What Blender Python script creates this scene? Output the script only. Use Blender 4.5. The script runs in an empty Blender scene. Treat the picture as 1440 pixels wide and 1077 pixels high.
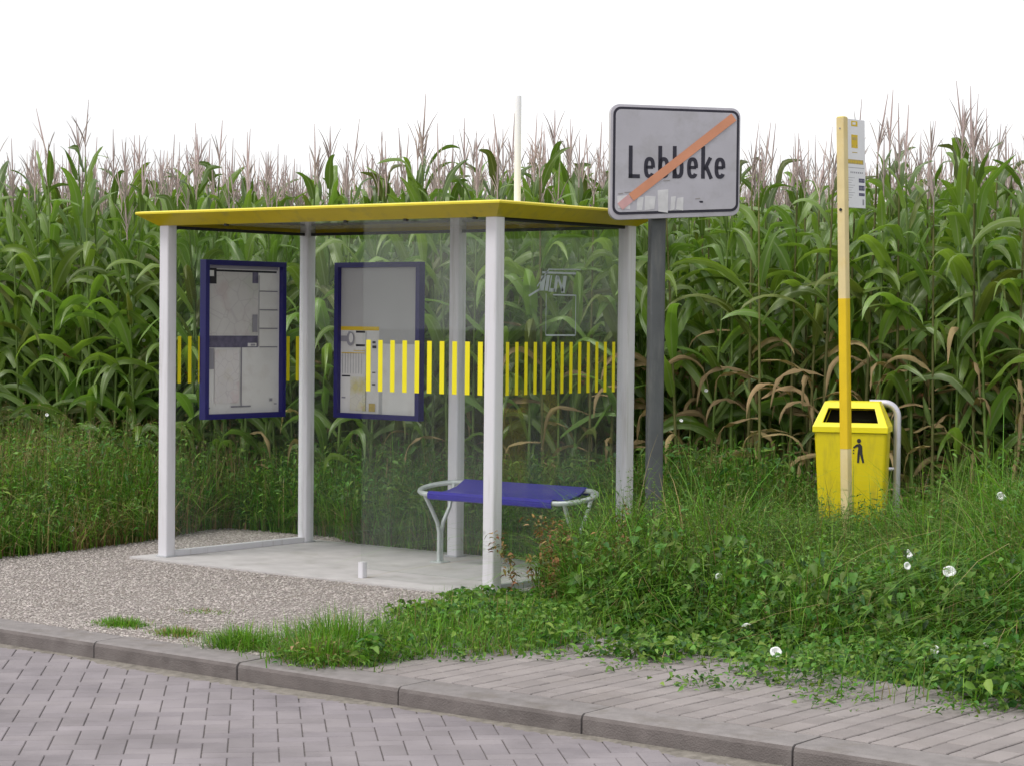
import bpy, bmesh, math, random
import numpy as np
from mathutils import Vector, Matrix

scene = bpy.context.scene
COL = scene.collection
R = math.radians
rng = np.random.default_rng(11)
random.seed(5)

# ------------------------------------------------------------------ materials
def nt(m):
    m.use_nodes = True
    t = m.node_tree
    return t, t.nodes, t.links

def mat(name, col, rough=0.6, spec=0.4, var=0.0, scale=8.0, detail=5.0, bump=0.0, bscale=40.0,
        metal=0.0, island=0.0, hue=0.0, transl=None, dirt=None, dirt_scale=3.0, dirt_lo=.5, dirt_hi=.75, objrand=0.0,
        coat=0.0, streak=1.0):
    m = bpy.data.materials.new(name)
    t, N, L = nt(m)
    b = N['Principled BSDF']
    b.inputs['Roughness'].default_value = rough
    b.inputs['Specular IOR Level'].default_value = spec
    b.inputs['Metallic'].default_value = metal
    if coat: b.inputs['Coat Weight'].default_value = coat
    tc = N.new('ShaderNodeTexCoord')
    rgb = N.new('ShaderNodeRGB'); rgb.outputs[0].default_value = (*col, 1)
    out = rgb.outputs[0]
    if var > 0:
        nz = N.new('ShaderNodeTexNoise'); nz.inputs['Scale'].default_value = scale; nz.inputs['Detail'].default_value = detail
        L.new(tc.outputs['Object'], nz.inputs['Vector'])
        mr = N.new('ShaderNodeMapRange'); mr.inputs[1].default_value = .3; mr.inputs[2].default_value = .7
        mr.inputs[3].default_value = 1 - var; mr.inputs[4].default_value = 1 + var
        L.new(nz.outputs['Fac'], mr.inputs[0])
        hs = N.new('ShaderNodeHueSaturation'); L.new(mr.outputs[0], hs.inputs['Value']); L.new(out, hs.inputs['Color'])
        out = hs.outputs[0]
    if dirt is not None:
        nz = N.new('ShaderNodeTexNoise'); nz.inputs['Scale'].default_value = dirt_scale; nz.inputs['Detail'].default_value = 7
        nz.inputs['Roughness'].default_value = .65
        mpd = N.new('ShaderNodeMapping'); mpd.inputs['Scale'].default_value = (1, 1, streak)
        L.new(tc.outputs['Object'], mpd.inputs[0]); L.new(mpd.outputs[0], nz.inputs['Vector'])
        mr = N.new('ShaderNodeMapRange'); mr.inputs[1].default_value = dirt_lo; mr.inputs[2].default_value = dirt_hi
        L.new(nz.outputs['Fac'], mr.inputs[0])
        mx = N.new('ShaderNodeMix'); mx.data_type = 'RGBA'
        L.new(mr.outputs[0], mx.inputs[0]); L.new(out, mx.inputs[6]); mx.inputs[7].default_value = (*dirt, 1)
        out = mx.outputs[2]
    if island > 0 or hue > 0 or objrand > 0:
        ge = N.new('ShaderNodeNewGeometry')
        hs = N.new('ShaderNodeHueSaturation'); L.new(out, hs.inputs['Color'])
        r = ge.outputs['Random Per Island']
        if island > 0:
            mr = N.new('ShaderNodeMapRange'); mr.inputs[3].default_value = 1 - island; mr.inputs[4].default_value = 1 + island
            L.new(r, mr.inputs[0]); v = mr.outputs[0]
            if objrand > 0:
                oi = N.new('ShaderNodeObjectInfo')
                mo = N.new('ShaderNodeMapRange'); mo.inputs[3].default_value = 1 - objrand; mo.inputs[4].default_value = 1 + objrand
                L.new(oi.outputs['Random'], mo.inputs[0])
                mm = N.new('ShaderNodeMath'); mm.operation = 'MULTIPLY'; L.new(v, mm.inputs[0]); L.new(mo.outputs[0], mm.inputs[1]); v = mm.outputs[0]
            L.new(v, hs.inputs['Value'])
        if hue > 0:
            wn = N.new('ShaderNodeTexWhiteNoise'); wn.noise_dimensions = '1D'; L.new(r, wn.inputs['W'])
            mr = N.new('ShaderNodeMapRange'); mr.inputs[3].default_value = .5 - hue; mr.inputs[4].default_value = .5 + hue
            L.new(wn.outputs['Value'], mr.inputs[0]); L.new(mr.outputs[0], hs.inputs['Hue'])
        out = hs.outputs[0]
    L.new(out, b.inputs['Base Color'])
    if bump > 0:
        nz = N.new('ShaderNodeTexNoise'); nz.inputs['Scale'].default_value = bscale; nz.inputs['Detail'].default_value = 6
        L.new(tc.outputs['Object'], nz.inputs['Vector'])
        bp = N.new('ShaderNodeBump'); bp.inputs['Strength'].default_value = bump; bp.inputs['Distance'].default_value = .01
        L.new(nz.outputs['Fac'], bp.inputs['Height']); L.new(bp.outputs[0], b.inputs['Normal'])
    if transl is not None:
        tr = N.new('ShaderNodeBsdfTranslucent')
        hs2 = N.new('ShaderNodeMix'); hs2.data_type = 'RGBA'; hs2.blend_type = 'MULTIPLY'; hs2.inputs[0].default_value = 1
        L.new(out, hs2.inputs[6]); hs2.inputs[7].default_value = (*transl[1], 1)
        L.new(hs2.outputs[2], tr.inputs['Color'])
        ms = N.new('ShaderNodeMixShader'); ms.inputs[0].default_value = transl[0]
        L.new(b.outputs[0], ms.inputs[1]); L.new(tr.outputs[0], ms.inputs[2])
        L.new(ms.outputs[0], N['Material Output'].inputs['Surface'])
    return m

def glass_mat():
    m = bpy.data.materials.new('clear_glass')
    t, N, L = nt(m)
    N.remove(N['Principled BSDF'])
    tr = N.new('ShaderNodeBsdfTransparent'); tr.inputs[0].default_value = (.982, .992, .986, 1)
    gl = N.new('ShaderNodeBsdfGlossy'); gl.inputs['Roughness'].default_value = .015
    lw_ = N.new('ShaderNodeLayerWeight'); lw_.inputs[0].default_value = .5
    pw = N.new('ShaderNodeMath'); pw.operation = 'POWER'; L.new(lw_.outputs['Facing'], pw.inputs[0]); pw.inputs[1].default_value = 5
    fr = N.new('ShaderNodeMath'); fr.operation = 'MULTIPLY_ADD'; L.new(pw.outputs[0], fr.inputs[0]); fr.inputs[1].default_value = .9; fr.inputs[2].default_value = .022
    df = N.new('ShaderNodeBsdfDiffuse'); df.inputs[0].default_value = (.55, .58, .57, 1)
    tc = N.new('ShaderNodeTexCoord')
    nz = N.new('ShaderNodeTexNoise'); nz.inputs['Scale'].default_value = 2.2; nz.inputs['Detail'].default_value = 8
    mp = N.new('ShaderNodeMapping'); mp.inputs['Scale'].default_value = (1, 1, .45)
    L.new(tc.outputs['Object'], mp.inputs[0]); L.new(mp.outputs[0], nz.inputs['Vector'])
    mr = N.new('ShaderNodeMapRange'); mr.inputs[1].default_value = .3; mr.inputs[2].default_value = .75
    mr.inputs[3].default_value = .004; mr.inputs[4].default_value = .028
    L.new(nz.outputs['Fac'], mr.inputs[0])
    m1 = N.new('ShaderNodeMixShader'); L.new(mr.outputs[0], m1.inputs[0]); L.new(tr.outputs[0], m1.inputs[1]); L.new(df.outputs[0], m1.inputs[2])
    m2 = N.new('ShaderNodeMixShader'); L.new(fr.outputs[0], m2.inputs[0]); L.new(m1.outputs[0], m2.inputs[1]); L.new(gl.outputs[0], m2.inputs[2])
    L.new(m2.outputs[0], N['Material Output'].inputs['Surface'])
    return m

def leaf_mat(name, col, rib, rough=.42, spec=.5, transl=.3, island=.35, hue=.015, objrand=.12):
    m = mat(name, col, rough, spec, island=island, hue=hue, objrand=objrand, transl=(transl, (1.5, 1.6, .8)))
    t, N, L = nt(m)
    b = N['Principled BSDF']
    src = b.inputs['Base Color'].links[0].from_socket
    uv = N.new('ShaderNodeUVMap'); uv.uv_map = 'UVMap'
    sx = N.new('ShaderNodeSeparateXYZ'); L.new(uv.outputs[0], sx.inputs[0])
    a = N.new('ShaderNodeMath'); a.operation = 'SUBTRACT'; L.new(sx.outputs[0], a.inputs[0]); a.inputs[1].default_value = .5
    c = N.new('ShaderNodeMath'); c.operation = 'ABSOLUTE'; L.new(a.outputs[0], c.inputs[0])
    mr = N.new('ShaderNodeMapRange'); mr.inputs[1].default_value = .03; mr.inputs[2].default_value = .09; mr.inputs[3].default_value = .75; mr.inputs[4].default_value = 0
    L.new(c.outputs[0], mr.inputs[0])
    # fine veins along the blade
    w = N.new('ShaderNodeMath'); w.operation = 'MULTIPLY'; L.new(sx.outputs[0], w.inputs[0]); w.inputs[1].default_value = 60
    s = N.new('ShaderNodeMath'); s.operation = 'SINE'; L.new(w.outputs[0], s.inputs[0])
    mx = N.new('ShaderNodeMix'); mx.data_type = 'RGBA'
    L.new(mr.outputs[0], mx.inputs[0]); L.new(src, mx.inputs[6]); mx.inputs[7].default_value = (*rib, 1)
    L.new(mx.outputs[2], b.inputs['Base Color'])
    bp = N.new('ShaderNodeBump'); bp.inputs['Strength'].default_value = .25; bp.inputs['Distance'].default_value = .002
    L.new(s.outputs[0], bp.inputs['Height']); L.new(bp.outputs[0], b.inputs['Normal'])
    return m

M = {}
M['white'] = mat('white_paint', (.68, .665, .70), .38, .4, var=.03, scale=3, dirt=(.40, .38, .35), dirt_scale=22, dirt_lo=.54, dirt_hi=.85, streak=.06, bump=.03, bscale=90)
M['clean_white'] = mat('clean_white_paint', (.84, .85, .92), .4, .4)
M['grey_white'] = mat('grey_paint', (.48, .49, .51), .4, .4, var=.05, scale=6)
M['yellow'] = mat('yellow_paint', (.60, .46, .008), .38, .45, var=.06, scale=4, dirt=(.36, .29, .05), dirt_scale=9, dirt_lo=.52, dirt_hi=.85, streak=1.0)
M['stripe'] = mat('yellow_film', (.80, .70, .008), .45, .4, var=.03)
M['lip'] = mat('toplit_yellow_paint', (.82, .68, .06), .4, .4, var=.05)  # top light on the roof lip put into a brighter yellow than the fascia
M['ceiling'] = mat('ceiling_sheet', (.66, .68, .66), .06, .6, var=.06, scale=2)
M['dark'] = mat('dark_seal', (.03, .03, .03), .6, .3)
M['glass'] = glass_mat()
M['glass_edge'] = mat('green_glass_edge', (.16, .24, .20), .2, .5)
M['blue'] = mat('blue_paint', (.014, .011, .13), .35, .5, var=.08, scale=12)
M['seat_blue'] = mat('blue_seat_coating', (.036, .028, .32), .42, .4, var=.06, scale=9, dirt=(.10, .09, .3), dirt_scale=9, dirt_lo=.6, dirt_hi=.8)
M['steel'] = mat('galvanised_steel', (.58, .62, .61), .38, .5, var=.08, scale=20, metal=.35)
M['alu'] = mat('aluminium', (.62, .60, .66), .35, .5, var=.06, scale=14, metal=.5)
M['concrete'] = mat('pale_concrete', (.47, .45, .445), .85, .2, var=.10, scale=6, detail=9, bump=.25, bscale=90, dirt=(.31, .295, .26), dirt_scale=2.3, dirt_lo=.54, dirt_hi=.78)
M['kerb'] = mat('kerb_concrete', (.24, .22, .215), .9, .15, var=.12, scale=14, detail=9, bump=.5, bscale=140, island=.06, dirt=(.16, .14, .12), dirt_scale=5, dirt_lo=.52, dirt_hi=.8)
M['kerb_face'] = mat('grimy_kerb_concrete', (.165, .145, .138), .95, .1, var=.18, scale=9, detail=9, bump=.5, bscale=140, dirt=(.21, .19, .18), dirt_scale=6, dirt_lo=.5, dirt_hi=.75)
M['road_block'] = mat('road_block', (.258, .232, .242), .88, .2, var=.16, scale=2.4, detail=8, bump=.5, bscale=170, island=.10, hue=.015, dirt=(.165, .148, .158), dirt_scale=.9, dirt_lo=.5, dirt_hi=.72)
M['joint_sand'] = mat('joint_sand', (.165, .148, .142), .95, .1, var=.3, scale=30, bump=.5, bscale=120)
M['paver'] = mat('pavement_block', (.285, .255, .248), .9, .2, var=.12, scale=5, detail=8, bump=.5, bscale=160, island=.11, dirt=(.20, .175, .16), dirt_scale=2.5, dirt_lo=.5, dirt_hi=.8)
M['soil'] = mat('soil', (.060, .045, .032), .95, .1, var=.4, scale=7, detail=10, bump=.9, bscale=30)
M['gravel'] = mat('gravel_bed', (.30, .265, .245), .95, .1, var=.35, scale=70, detail=6, bump=1, bscale=110, dirt=(.24, .205, .18), dirt_scale=1.6, dirt_lo=.45, dirt_hi=.75)
M['pebble'] = mat('pebbles', (.41, .37, .345), .85, .2, island=.34, hue=.03, var=.1, scale=60)
M['gutter'] = mat('gutter_silt', (.215, .195, .17), .95, .1, var=.25, scale=25, bump=.5, bscale=100)
M['sign_face'] = mat('sign_sheet', (.44, .425, .475), .45, .45, var=.05, scale=5, dirt=(.36, .345, .37), dirt_scale=6, dirt_lo=.5, dirt_hi=.75)
M['sign_rim'] = mat('sign_rim_metal', (.46, .44, .49), .4, .5, var=.08, scale=9, metal=.2)
M['sign_black'] = mat('sign_black', (.022, .02, .035), .5, .4)
M['orange'] = mat('faded_orange_film', (.62, .27, .16), .5, .35, var=.10, scale=7)
M['pink'] = mat('faded_pink_film', (.62, .36, .36), .5, .35, var=.10, scale=12)
M['residue'] = mat('sticker_residue', (.60, .59, .61), .6, .3, var=.12, scale=20)
M['smudge'] = mat('smudge', (.30, .28, .28), .7, .2)
M['post_grey'] = mat('grey_post_paint', (.095, .10, .105), .6, .3, var=.12, scale=8, dirt=(.17, .17, .16), dirt_scale=14, dirt_lo=.5, dirt_hi=.8, streak=.12)
M['pole_pale'] = mat('faded_yellow_paint', (.74, .60, .32), .55, .3, var=.07, scale=10, dirt=(.70, .52, .18), dirt_scale=3, dirt_lo=.5, dirt_hi=.75)
M['pole_yellow'] = mat('fresh_yellow_film', (.80, .54, .012), .4, .4, var=.05, scale=10)
M['bin_yellow'] = mat('yellow_plastic', (.74, .60, .006), .42, .45, var=.05, scale=5, dirt=(.46, .37, .03), dirt_scale=12, dirt_lo=.5, dirt_hi=.78, streak=.22)  # darker noise on body and hood: leaf shadows put into colour, plus grime
M['bin_lid'] = mat('bright_yellow_plastic', (.85, .72, .008), .4, .45, var=.04, scale=6, dirt=(.62, .52, .03), dirt_scale=7, dirt_lo=.58, dirt_hi=.8)
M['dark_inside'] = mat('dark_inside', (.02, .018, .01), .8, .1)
M['print_black'] = mat('printed_black', (.03, .028, .035), .6, .3)
M['print_grey'] = mat('printed_grey', (.30, .29, .33), .6, .3)
M['print_line'] = mat('printed_line', (.22, .21, .25), .6, .3)
M['print_navy'] = mat('printed_navy', (.055, .05, .13), .6, .3)
M['print_purple'] = mat('printed_slate', (.12, .11, .17), .6, .3, var=.3, scale=25)
M['print_yellow'] = mat('printed_yellow', (.72, .50, .03), .6, .3)
M['print_mustard'] = mat('printed_mustard', (.50, .38, .12), .6, .3, var=.15, scale=40)
M['flag_white'] = mat('white_sheet', (.80, .79, .83), .4, .4, var=.03, scale=9)
M['frost'] = mat('frosted_scratch', (.55, .60, .60), .6, .3, transl=(.4, (1, 1, 1)))

def poster_mat(name, base, tints, scale):
    m = mat(name, base, .3, .5, var=.06, scale=4)
    t, N, L = nt(m); b = N['Principled BSDF']
    src = b.inputs['Base Color'].links[0].from_socket
    tc = N.new('ShaderNodeTexCoord')
    for k, (c, sc, lo, hi, amt) in enumerate(tints):
        nz = N.new('ShaderNodeTexNoise'); nz.inputs['Scale'].default_value = sc; nz.inputs['Detail'].default_value = 6
        mp = N.new('ShaderNodeMapping'); mp.inputs['Location'].default_value = (k * 3.1, k * 1.7, k * 2.3)
        L.new(tc.outputs['Object'], mp.inputs[0]); L.new(mp.outputs[0], nz.inputs['Vector'])
        mr = N.new('ShaderNodeMapRange'); mr.inputs[1].default_value = lo; mr.inputs[2].default_value = hi; mr.inputs[4].default_value = amt
        L.new(nz.outputs['Fac'], mr.inputs[0])
        mx = N.new('ShaderNodeMix'); mx.data_type = 'RGBA'; L.new(mr.outputs[0], mx.inputs[0]); L.new(src, mx.inputs[6]); mx.inputs[7].default_value = (*c, 1)
        src = mx.outputs[2]
    vo = N.new('ShaderNodeTexVoronoi'); vo.feature = 'DISTANCE_TO_EDGE'; vo.inputs['Scale'].default_value = scale
    L.new(tc.outputs['Object'], vo.inputs['Vector'])
    mr = N.new('ShaderNodeMapRange'); mr.inputs[1].default_value = .01; mr.inputs[2].default_value = .04; mr.inputs[3].default_value = .22; mr.inputs[4].default_value = 0
    L.new(vo.outputs['Distance'], mr.inputs[0])
    mx = N.new('ShaderNodeMix'); mx.data_type = 'RGBA'; L.new(mr.outputs[0], mx.inputs[0]); L.new(src, mx.inputs[6]); mx.inputs[7].default_value = (.3, .25, .3, 1)
    L.new(mx.outputs[2], b.inputs['Base Color'])
    return m
M['paper'] = mat('poster_paper', (.74, .73, .72), .25, .5, var=.05, scale=3, dirt=(.60, .57, .55), dirt_scale=6, dirt_lo=.5, dirt_hi=.8)
M['map'] = poster_mat('network_map_print', (.60, .58, .57), [((.46, .36, .36), 7, .52, .7, .5), ((.42, .47, .38), 5, .55, .75, .5)], 9)
M['map_pink'] = poster_mat('pink_map_print', (.68, .65, .65), [((.55, .33, .36), 6, .52, .68, .5), ((.55, .50, .36), 8, .52, .7, .4)], 14)
M['map_yellow'] = poster_mat('yellow_map_print', (.68, .66, .58), [((.60, .53, .15), 9, .46, .62, .7), ((.58, .28, .30), 11, .58, .7, .6)], 16)
M['blank_sheet'] = mat('grey_backing_sheet', (.46, .46, .47), .3, .5, var=.04, scale=3)

M['corn_leaf'] = leaf_mat('corn_leaf', (.16, .258, .044), (.34, .42, .20), rough=.34, transl=.36, spec=.85, island=.45)
M['corn_dry'] = leaf_mat('dry_corn_leaf', (.33, .24, .125), (.40, .30, .16), rough=.7, spec=.2, transl=.2, island=.4)
M['corn_yellowing'] = leaf_mat('yellowing_corn_leaf', (.13, .16, .035), (.25, .28, .10), island=.3)
M['stalk'] = mat('corn_stalk', (.13, .20, .045), .55, .3, var=.25, scale=9, objrand=.2, island=.1)
M['stalk_dry'] = mat('dry_corn_stalk', (.14, .14, .05), .7, .2, var=.3, scale=9, objrand=.2, island=.1)
M['tassel'] = mat('corn_tassel', (.60, .50, .47), .8, .15, island=.35, hue=.03, objrand=.15, transl=(.25, (1.2, 1.1, 1.1)))
M['husk'] = mat('corn_husk', (.13, .19, .05), .6, .3, var=.2, scale=20, island=.15)
M['silk'] = mat('corn_silk', (.16, .07, .03), .8, .1)

def weedm(name, c, island=.45, hue=.03, tr=.32, spec=.35, rough=.5):
    return mat(name, c, rough, spec, island=island, hue=hue, transl=(tr, (1.4, 1.5, .8)))
M['grass_a'] = weedm('grass_blade', (.092, .205, .022))
M['grass_b'] = weedm('bright_grass_blade', (.145, .30, .030), hue=.02)
M['grass_dry'] = weedm('dry_grass_blade', (.27, .20, .085), tr=.15)
M['leaf_a'] = weedm('weed_leaf', (.088, .20, .028))
M['leaf_b'] = weedm('pale_weed_leaf', (.155, .275, .048))
M['leaf_c'] = weedm('dark_weed_leaf', (.05, .115, .026))
M['weed_brown'] = weedm('reddish_dry_weed', (.26, .13, .05), tr=.15, hue=.03)
M['stem'] = mat('weed_stem', (.13, .14, .05), .7, .2, island=.4, hue=.04)
M['petal'] = mat('white_petal', (.92, .92, .93), .6, .2)
M['pistil'] = mat('flower_throat', (.80, .80, .62), .6, .2)

# ------------------------------------------------------------------ object helpers
def link(o, parent=None):
    COL.objects.link(o)
    if parent is not None: o.parent = parent
    return o

def tag(o, label=None, cat=None, group=None, kind=None):
    if label: o['label'] = label
    if cat: o['category'] = cat
    if group: o['group'] = group
    if kind: o['kind'] = kind
    return o

def empty(name, loc, rz=0.0, rot=None):
    o = bpy.data.objects.new(name, None); o.empty_display_size = .1
    COL.objects.link(o); o.location = loc
    o.rotation_euler = rot if rot else (0, 0, rz)
    return o

class MB:
    """collects shapes, links them as one mesh"""
    def __init__(s): s.v = []; s.f = []; s.m = []; s.mats = []
    def mi(s, m):
        if m not in s.mats: s.mats.append(m)
        return s.mats.index(m)
    def add(s, vs, fs, m):
        o = len(s.v); k = s.mi(m)
        s.v += [tuple(v) for v in vs]
        for f in fs: s.f.append([o + i for i in f]); s.m.append(k)
        return s
    def box(s, x0, x1, y0, y1, z0, z1, m):
        vs = [(x, y, z) for z in (z0, z1) for y in (y0, y1) for x in (x0, x1)]
        return s.add(vs, [(0, 2, 3, 1), (4, 5, 7, 6), (0, 1, 5, 4), (2, 6, 7, 3), (0, 4, 6, 2), (1, 3, 7, 5)], m)
    def rbox(s, x0, x1, y0, y1, z0, z1, r, m, n=3):
        """vertical prism with rounded vertical edges"""
        pts = []
        for cx, cy, a0 in ((x1 - r, y1 - r, 0), (x0 + r, y1 - r, 90), (x0 + r, y0 + r, 180), (x1 - r, y0 + r, 270)):
            for i in range(n + 1):
                a = R(a0 + 90 * i / n); pts.append((cx + r * math.cos(a), cy + r * math.sin(a)))
        return s.prism(pts, z0, z1, m)
    def prism(s, pts, z0, z1, m):
        n = len(pts)
        vs = [(x, y, z0) for x, y in pts] + [(x, y, z1) for x, y in pts]
        fs = [tuple(range(n - 1, -1, -1)), tuple(range(n, 2 * n))] + [(i, (i + 1) % n, n + (i + 1) % n, n + i) for i in range(n)]
        return s.add(vs, fs, m)
    def plate(s, pts, y0, y1, m):
        """prism in the x-z plane, pts counterclockwise seen from -y; front at y0"""
        n = len(pts)
        vs = [(x, y0, z) for x, z in pts] + [(x, y1, z) for x, z in pts]
        fs = [tuple(range(n)), tuple(range(2 * n - 1, n - 1, -1))] + [(i, n + i, n + (i + 1) % n, (i + 1) % n) for i in range(n)]
        return s.add(vs, fs, m)
    def tube(s, path, r, m, n=8, closed=False, caps=True):
        P = [Vector(p) for p in path]; k = len(P); rs = r if isinstance(r, (list, tuple)) else [r] * k
        vs = []; up = None
        for i, p in enumerate(P):
            a = P[(i - 1) % k] if (closed or i > 0) else p
            b = P[(i + 1) % k] if (closed or i < k - 1) else p
            t = (b - a).normalized()
            if up is None:
                up = Vector((0, 0, 1)) if abs(t.z) < .9 else Vector((1, 0, 0))
            u = (up - t * up.dot(t)).normalized(); up = u
            w = t.cross(u)
            for j in range(n):
                an = 2 * math.pi * j / n
                vs.append(p + (u * math.cos(an) + w * math.sin(an)) * rs[i])
        fs = []
        for i in range(k if closed else k - 1):
            for j in range(n):
                a = i * n + j; b = i * n + (j + 1) % n; c = ((i + 1) % k) * n + (j + 1) % n; d = ((i + 1) % k) * n + j
                fs.append((a, b, c, d))
        if caps and not closed:
            fs.append(tuple(range(n - 1, -1, -1))); fs.append(tuple(range((k - 1) * n, k * n)))
        return s.add(vs, fs, m)
    def build(s, name, parent=None, smooth=False, bevel=0.0):
        me = bpy.data.meshes.new(name)
        me.from_pydata(s.v, [], s.f)
        for m in s.mats: me.materials.append(m)
        me.polygons.foreach_set('material_index', s.m)
        if smooth:
            me.polygons.foreach_set('use_smooth', [True] * len(s.f))
        bm = bmesh.new(); bm.from_mesh(me)
        bmesh.ops.recalc_face_normals(bm, faces=bm.faces)
        if bevel:
            bmesh.ops.bevel(bm, geom=[e for e in bm.edges if e.calc_face_angle(0) > .6], offset=bevel, segments=2, profile=.7, affect='EDGES')
        bm.to_mesh(me); bm.free()
        if smooth:
            try: me.set_sharp_from_angle(angle=R(38))
            except Exception: pass
        me.update()
        o = bpy.data.objects.new(name, me)
        return link(o, parent)

class QM:
    """numpy quad soup -> mesh"""
    def __init__(s): s.V = []; s.F = []; s.Mi = []; s.U = []; s.n = 0
    def add(s, V, F, mi=0, U=None):
        V = np.asarray(V, float).reshape(-1, 3); F = np.asarray(F, int).reshape(-1, 4)
        s.V.append(V); s.F.append(F + s.n)
        s.Mi.append(np.full(len(F), mi, int) if np.isscalar(mi) else np.asarray(mi))
        s.U.append(np.zeros((len(V), 2)) if U is None else np.asarray(U).reshape(-1, 2))
        s.n += len(V)
    def arrays(s):
        return np.concatenate(s.V), np.concatenate(s.F), np.concatenate(s.Mi), np.concatenate(s.U)
def mesh_from(name, V, F, Mi, mats, U=None, smooth=True):
    me = bpy.data.meshes.new(name)
    me.vertices.add(len(V)); me.vertices.foreach_set('co', np.ascontiguousarray(V, dtype=np.float32).ravel())
    me.loops.add(F.size); me.loops.foreach_set('vertex_index', np.ascontiguousarray(F, dtype=np.int32).ravel())
    me.polygons.add(len(F))
    me.polygons.foreach_set('loop_start', np.arange(0, F.size, 4, dtype=np.int32))
    try: me.polygons.foreach_set('loop_total', np.full(len(F), 4, dtype=np.int32))
    except Exception: pass
    for m in mats: me.materials.append(m)
    me.polygons.foreach_set('material_index', np.ascontiguousarray(Mi, dtype=np.int32))
    if smooth: me.polygons.foreach_set('use_smooth', np.ones(len(F), dtype=bool))
    if U is not None:
        uv = me.uv_layers.new(name='UVMap')
        uv.data.foreach_set('uv', np.ascontiguousarray(U[F.ravel()], dtype=np.float32).ravel())
    me.update(calc_edges=True)
    return me

# ------------------------------------------------------------------ measured layout (metres; X along the kerb, Y away from the road)
W, D, HP = 2.789, 1.338, 2.2
CAM = (8.017, -9.974, 1.593)

# ------------------------------------------------------------------ ground, road, kerb, pavement
def sheet(name, pts, z, m, thick=None):
    mb = MB()
    if thick: mb.prism(pts, z - thick, z, m)
    else: mb.add([(x, y, z) for x, y in pts], [tuple(range(len(pts)))], m)
    return tag(mb.build(name), kind='structure')

sheet('ground', [(-400, -300), (400, -300), (400, 500), (-400, 500)], -.20, M['soil'])
sheet('road_bed', [(-60, -12), (60, -12), (60, -2.80), (-60, -2.80)], -.106, M['joint_sand'], .05)
sheet('verge', [(-60, -2.565), (60, -2.565), (60, 60), (-60, 60)], -.034, M['soil'], .16)

def bricks(cells, zt, gap, bev, zb, jitter):
    """cells: list of (4 corner points ccw); bevelled blocks"""
    vs = []; fs = []
    for c in cells:
        cx = sum(p[0] for p in c) / 4; cy = sum(p[1] for p in c) / 4
        dz = random.uniform(-jitter, jitter); tx = random.uniform(-jitter, jitter) * 6; ty = random.uniform(-jitter, jitter) * 6
        ex = Vector((c[1][0] - c[0][0], c[1][1] - c[0][1], 0)).normalized(); ey = Vector((c[3][0] - c[0][0], c[3][1] - c[0][1], 0)).normalized()
        sg = ((1, 1), (-1, 1), (-1, -1), (1, -1))
        o = len(vs)
        for inset, z in ((gap / 2 + bev, zt), (gap / 2, zt - bev * .9), (gap / 2, zb)):
            for p, (a, b) in zip(c, sg):
                q = Vector((p[0], p[1], 0)) + ex * (a * inset) + ey * (b * inset)
                vs.append((q.x, q.y, z + (dz + tx * (q.x - cx) + ty * (q.y - cy) if z > zb else 0)))
        fs.append((o, o + 1, o + 2, o + 3))
        for l in (0, 4):
            for i in range(4):
                j = (i + 1) % 4
                fs.append((o + l + i, o + l + 4 + i, o + l + 4 + j, o + l + j))
    return vs, fs

# herringbone road at 45 degrees to the kerb
a = .10; s2 = math.sqrt(.5)
cells = []
def loc2w(u, v): return ((u - v) * s2 * a - .07, (u + v) * s2 * a - 2.86 - .02)
for i in range(-100, 145):
    for j in range(-145, 70):
        t = (i - j) % 4
        if t == 0: c = [(i, j), (i + 2, j), (i + 2, j + 1), (i, j + 1)]
        elif t == 2: c = [(i, j - 1), (i + 1, j - 1), (i + 1, j + 1), (i, j + 1)]
        else: continue
        cw = [loc2w(*p) for p in c]
        mx = sum(p[0] for p in cw) / 4; my = sum(p[1] for p in cw) / 4
        if -5 < mx < 8.5 and -7.2 < my < -2.70:
            cells.append(cw)
ok = [c for c in cells if max(p[1] for p in c) < -2.62]
vs, fs = bricks(ok, -.100, .0045, .003, -.125, .0008)
mb = MB(); mb.add(vs, fs, M['road_block'])
rd = mb.build('road'); tag(rd, kind='structure')
# edge strip of silt along the gutter, slightly below the block tops
mb = MB(); nx = 700; vs = []; fs = []
for i in range(nx + 1):
    x = -5 + 13.5 * i / nx
    e = .085 + .035 * math.sin(x * 2.1) + .025 * math.sin(x * 5.3 + 1) + random.uniform(-.02, .02)
    vs += [(x, -2.8115, -.0945), (x, -2.8115 - e * .45, -.0968), (x, -2.8115 - e, -.1012)]
for i in range(nx):
    for j in (0, 1): fs.append((3 * i + j, 3 * i + j + 1, 3 * i + j + 4, 3 * i + j + 3))
mb.add(vs, fs, M['gutter']); tag(mb.build('gutter'), kind='structure')
# far part of the road past the laid blocks, plain
# kerb: one-metre stones
mb = MB()
x = -60.262
prof = [(-2.81, -.19), (-2.81, -.035), (-2.803, -.020), (-2.790, -.013), (-2.595, -.010), (-2.585, -.016), (-2.585, -.19)]
for k in range(120):
    x0 = -60.262 + k + .005; x1 = x0 + .99
    if x0 < -14 or x1 > 14:
        if k % 10 == 0:
            x1 = x0 + 9.99
        else: continue
        if x1 > -14 and x0 < 14: x1 = min(x1, -14.3) if x0 < 0 else x1
    dz = random.uniform(-.002, .002); dy = random.uniform(-.003, .003)
    n = len(prof)
    vs = [(x0, y + dy, z + dz) for y, z in prof] + [(x1, y + dy, z + dz) for y, z in prof]
    fs = [tuple(range(n)), tuple(range(2 * n - 1, n - 1, -1))] + [(i, (i + 1) % n, n + (i + 1) % n, n + i) for i in range(n)]
    mb.add(vs, fs, M['kerb'])
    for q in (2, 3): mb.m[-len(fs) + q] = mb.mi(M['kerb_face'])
tag(mb.build('kerb'), kind='structure')
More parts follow.
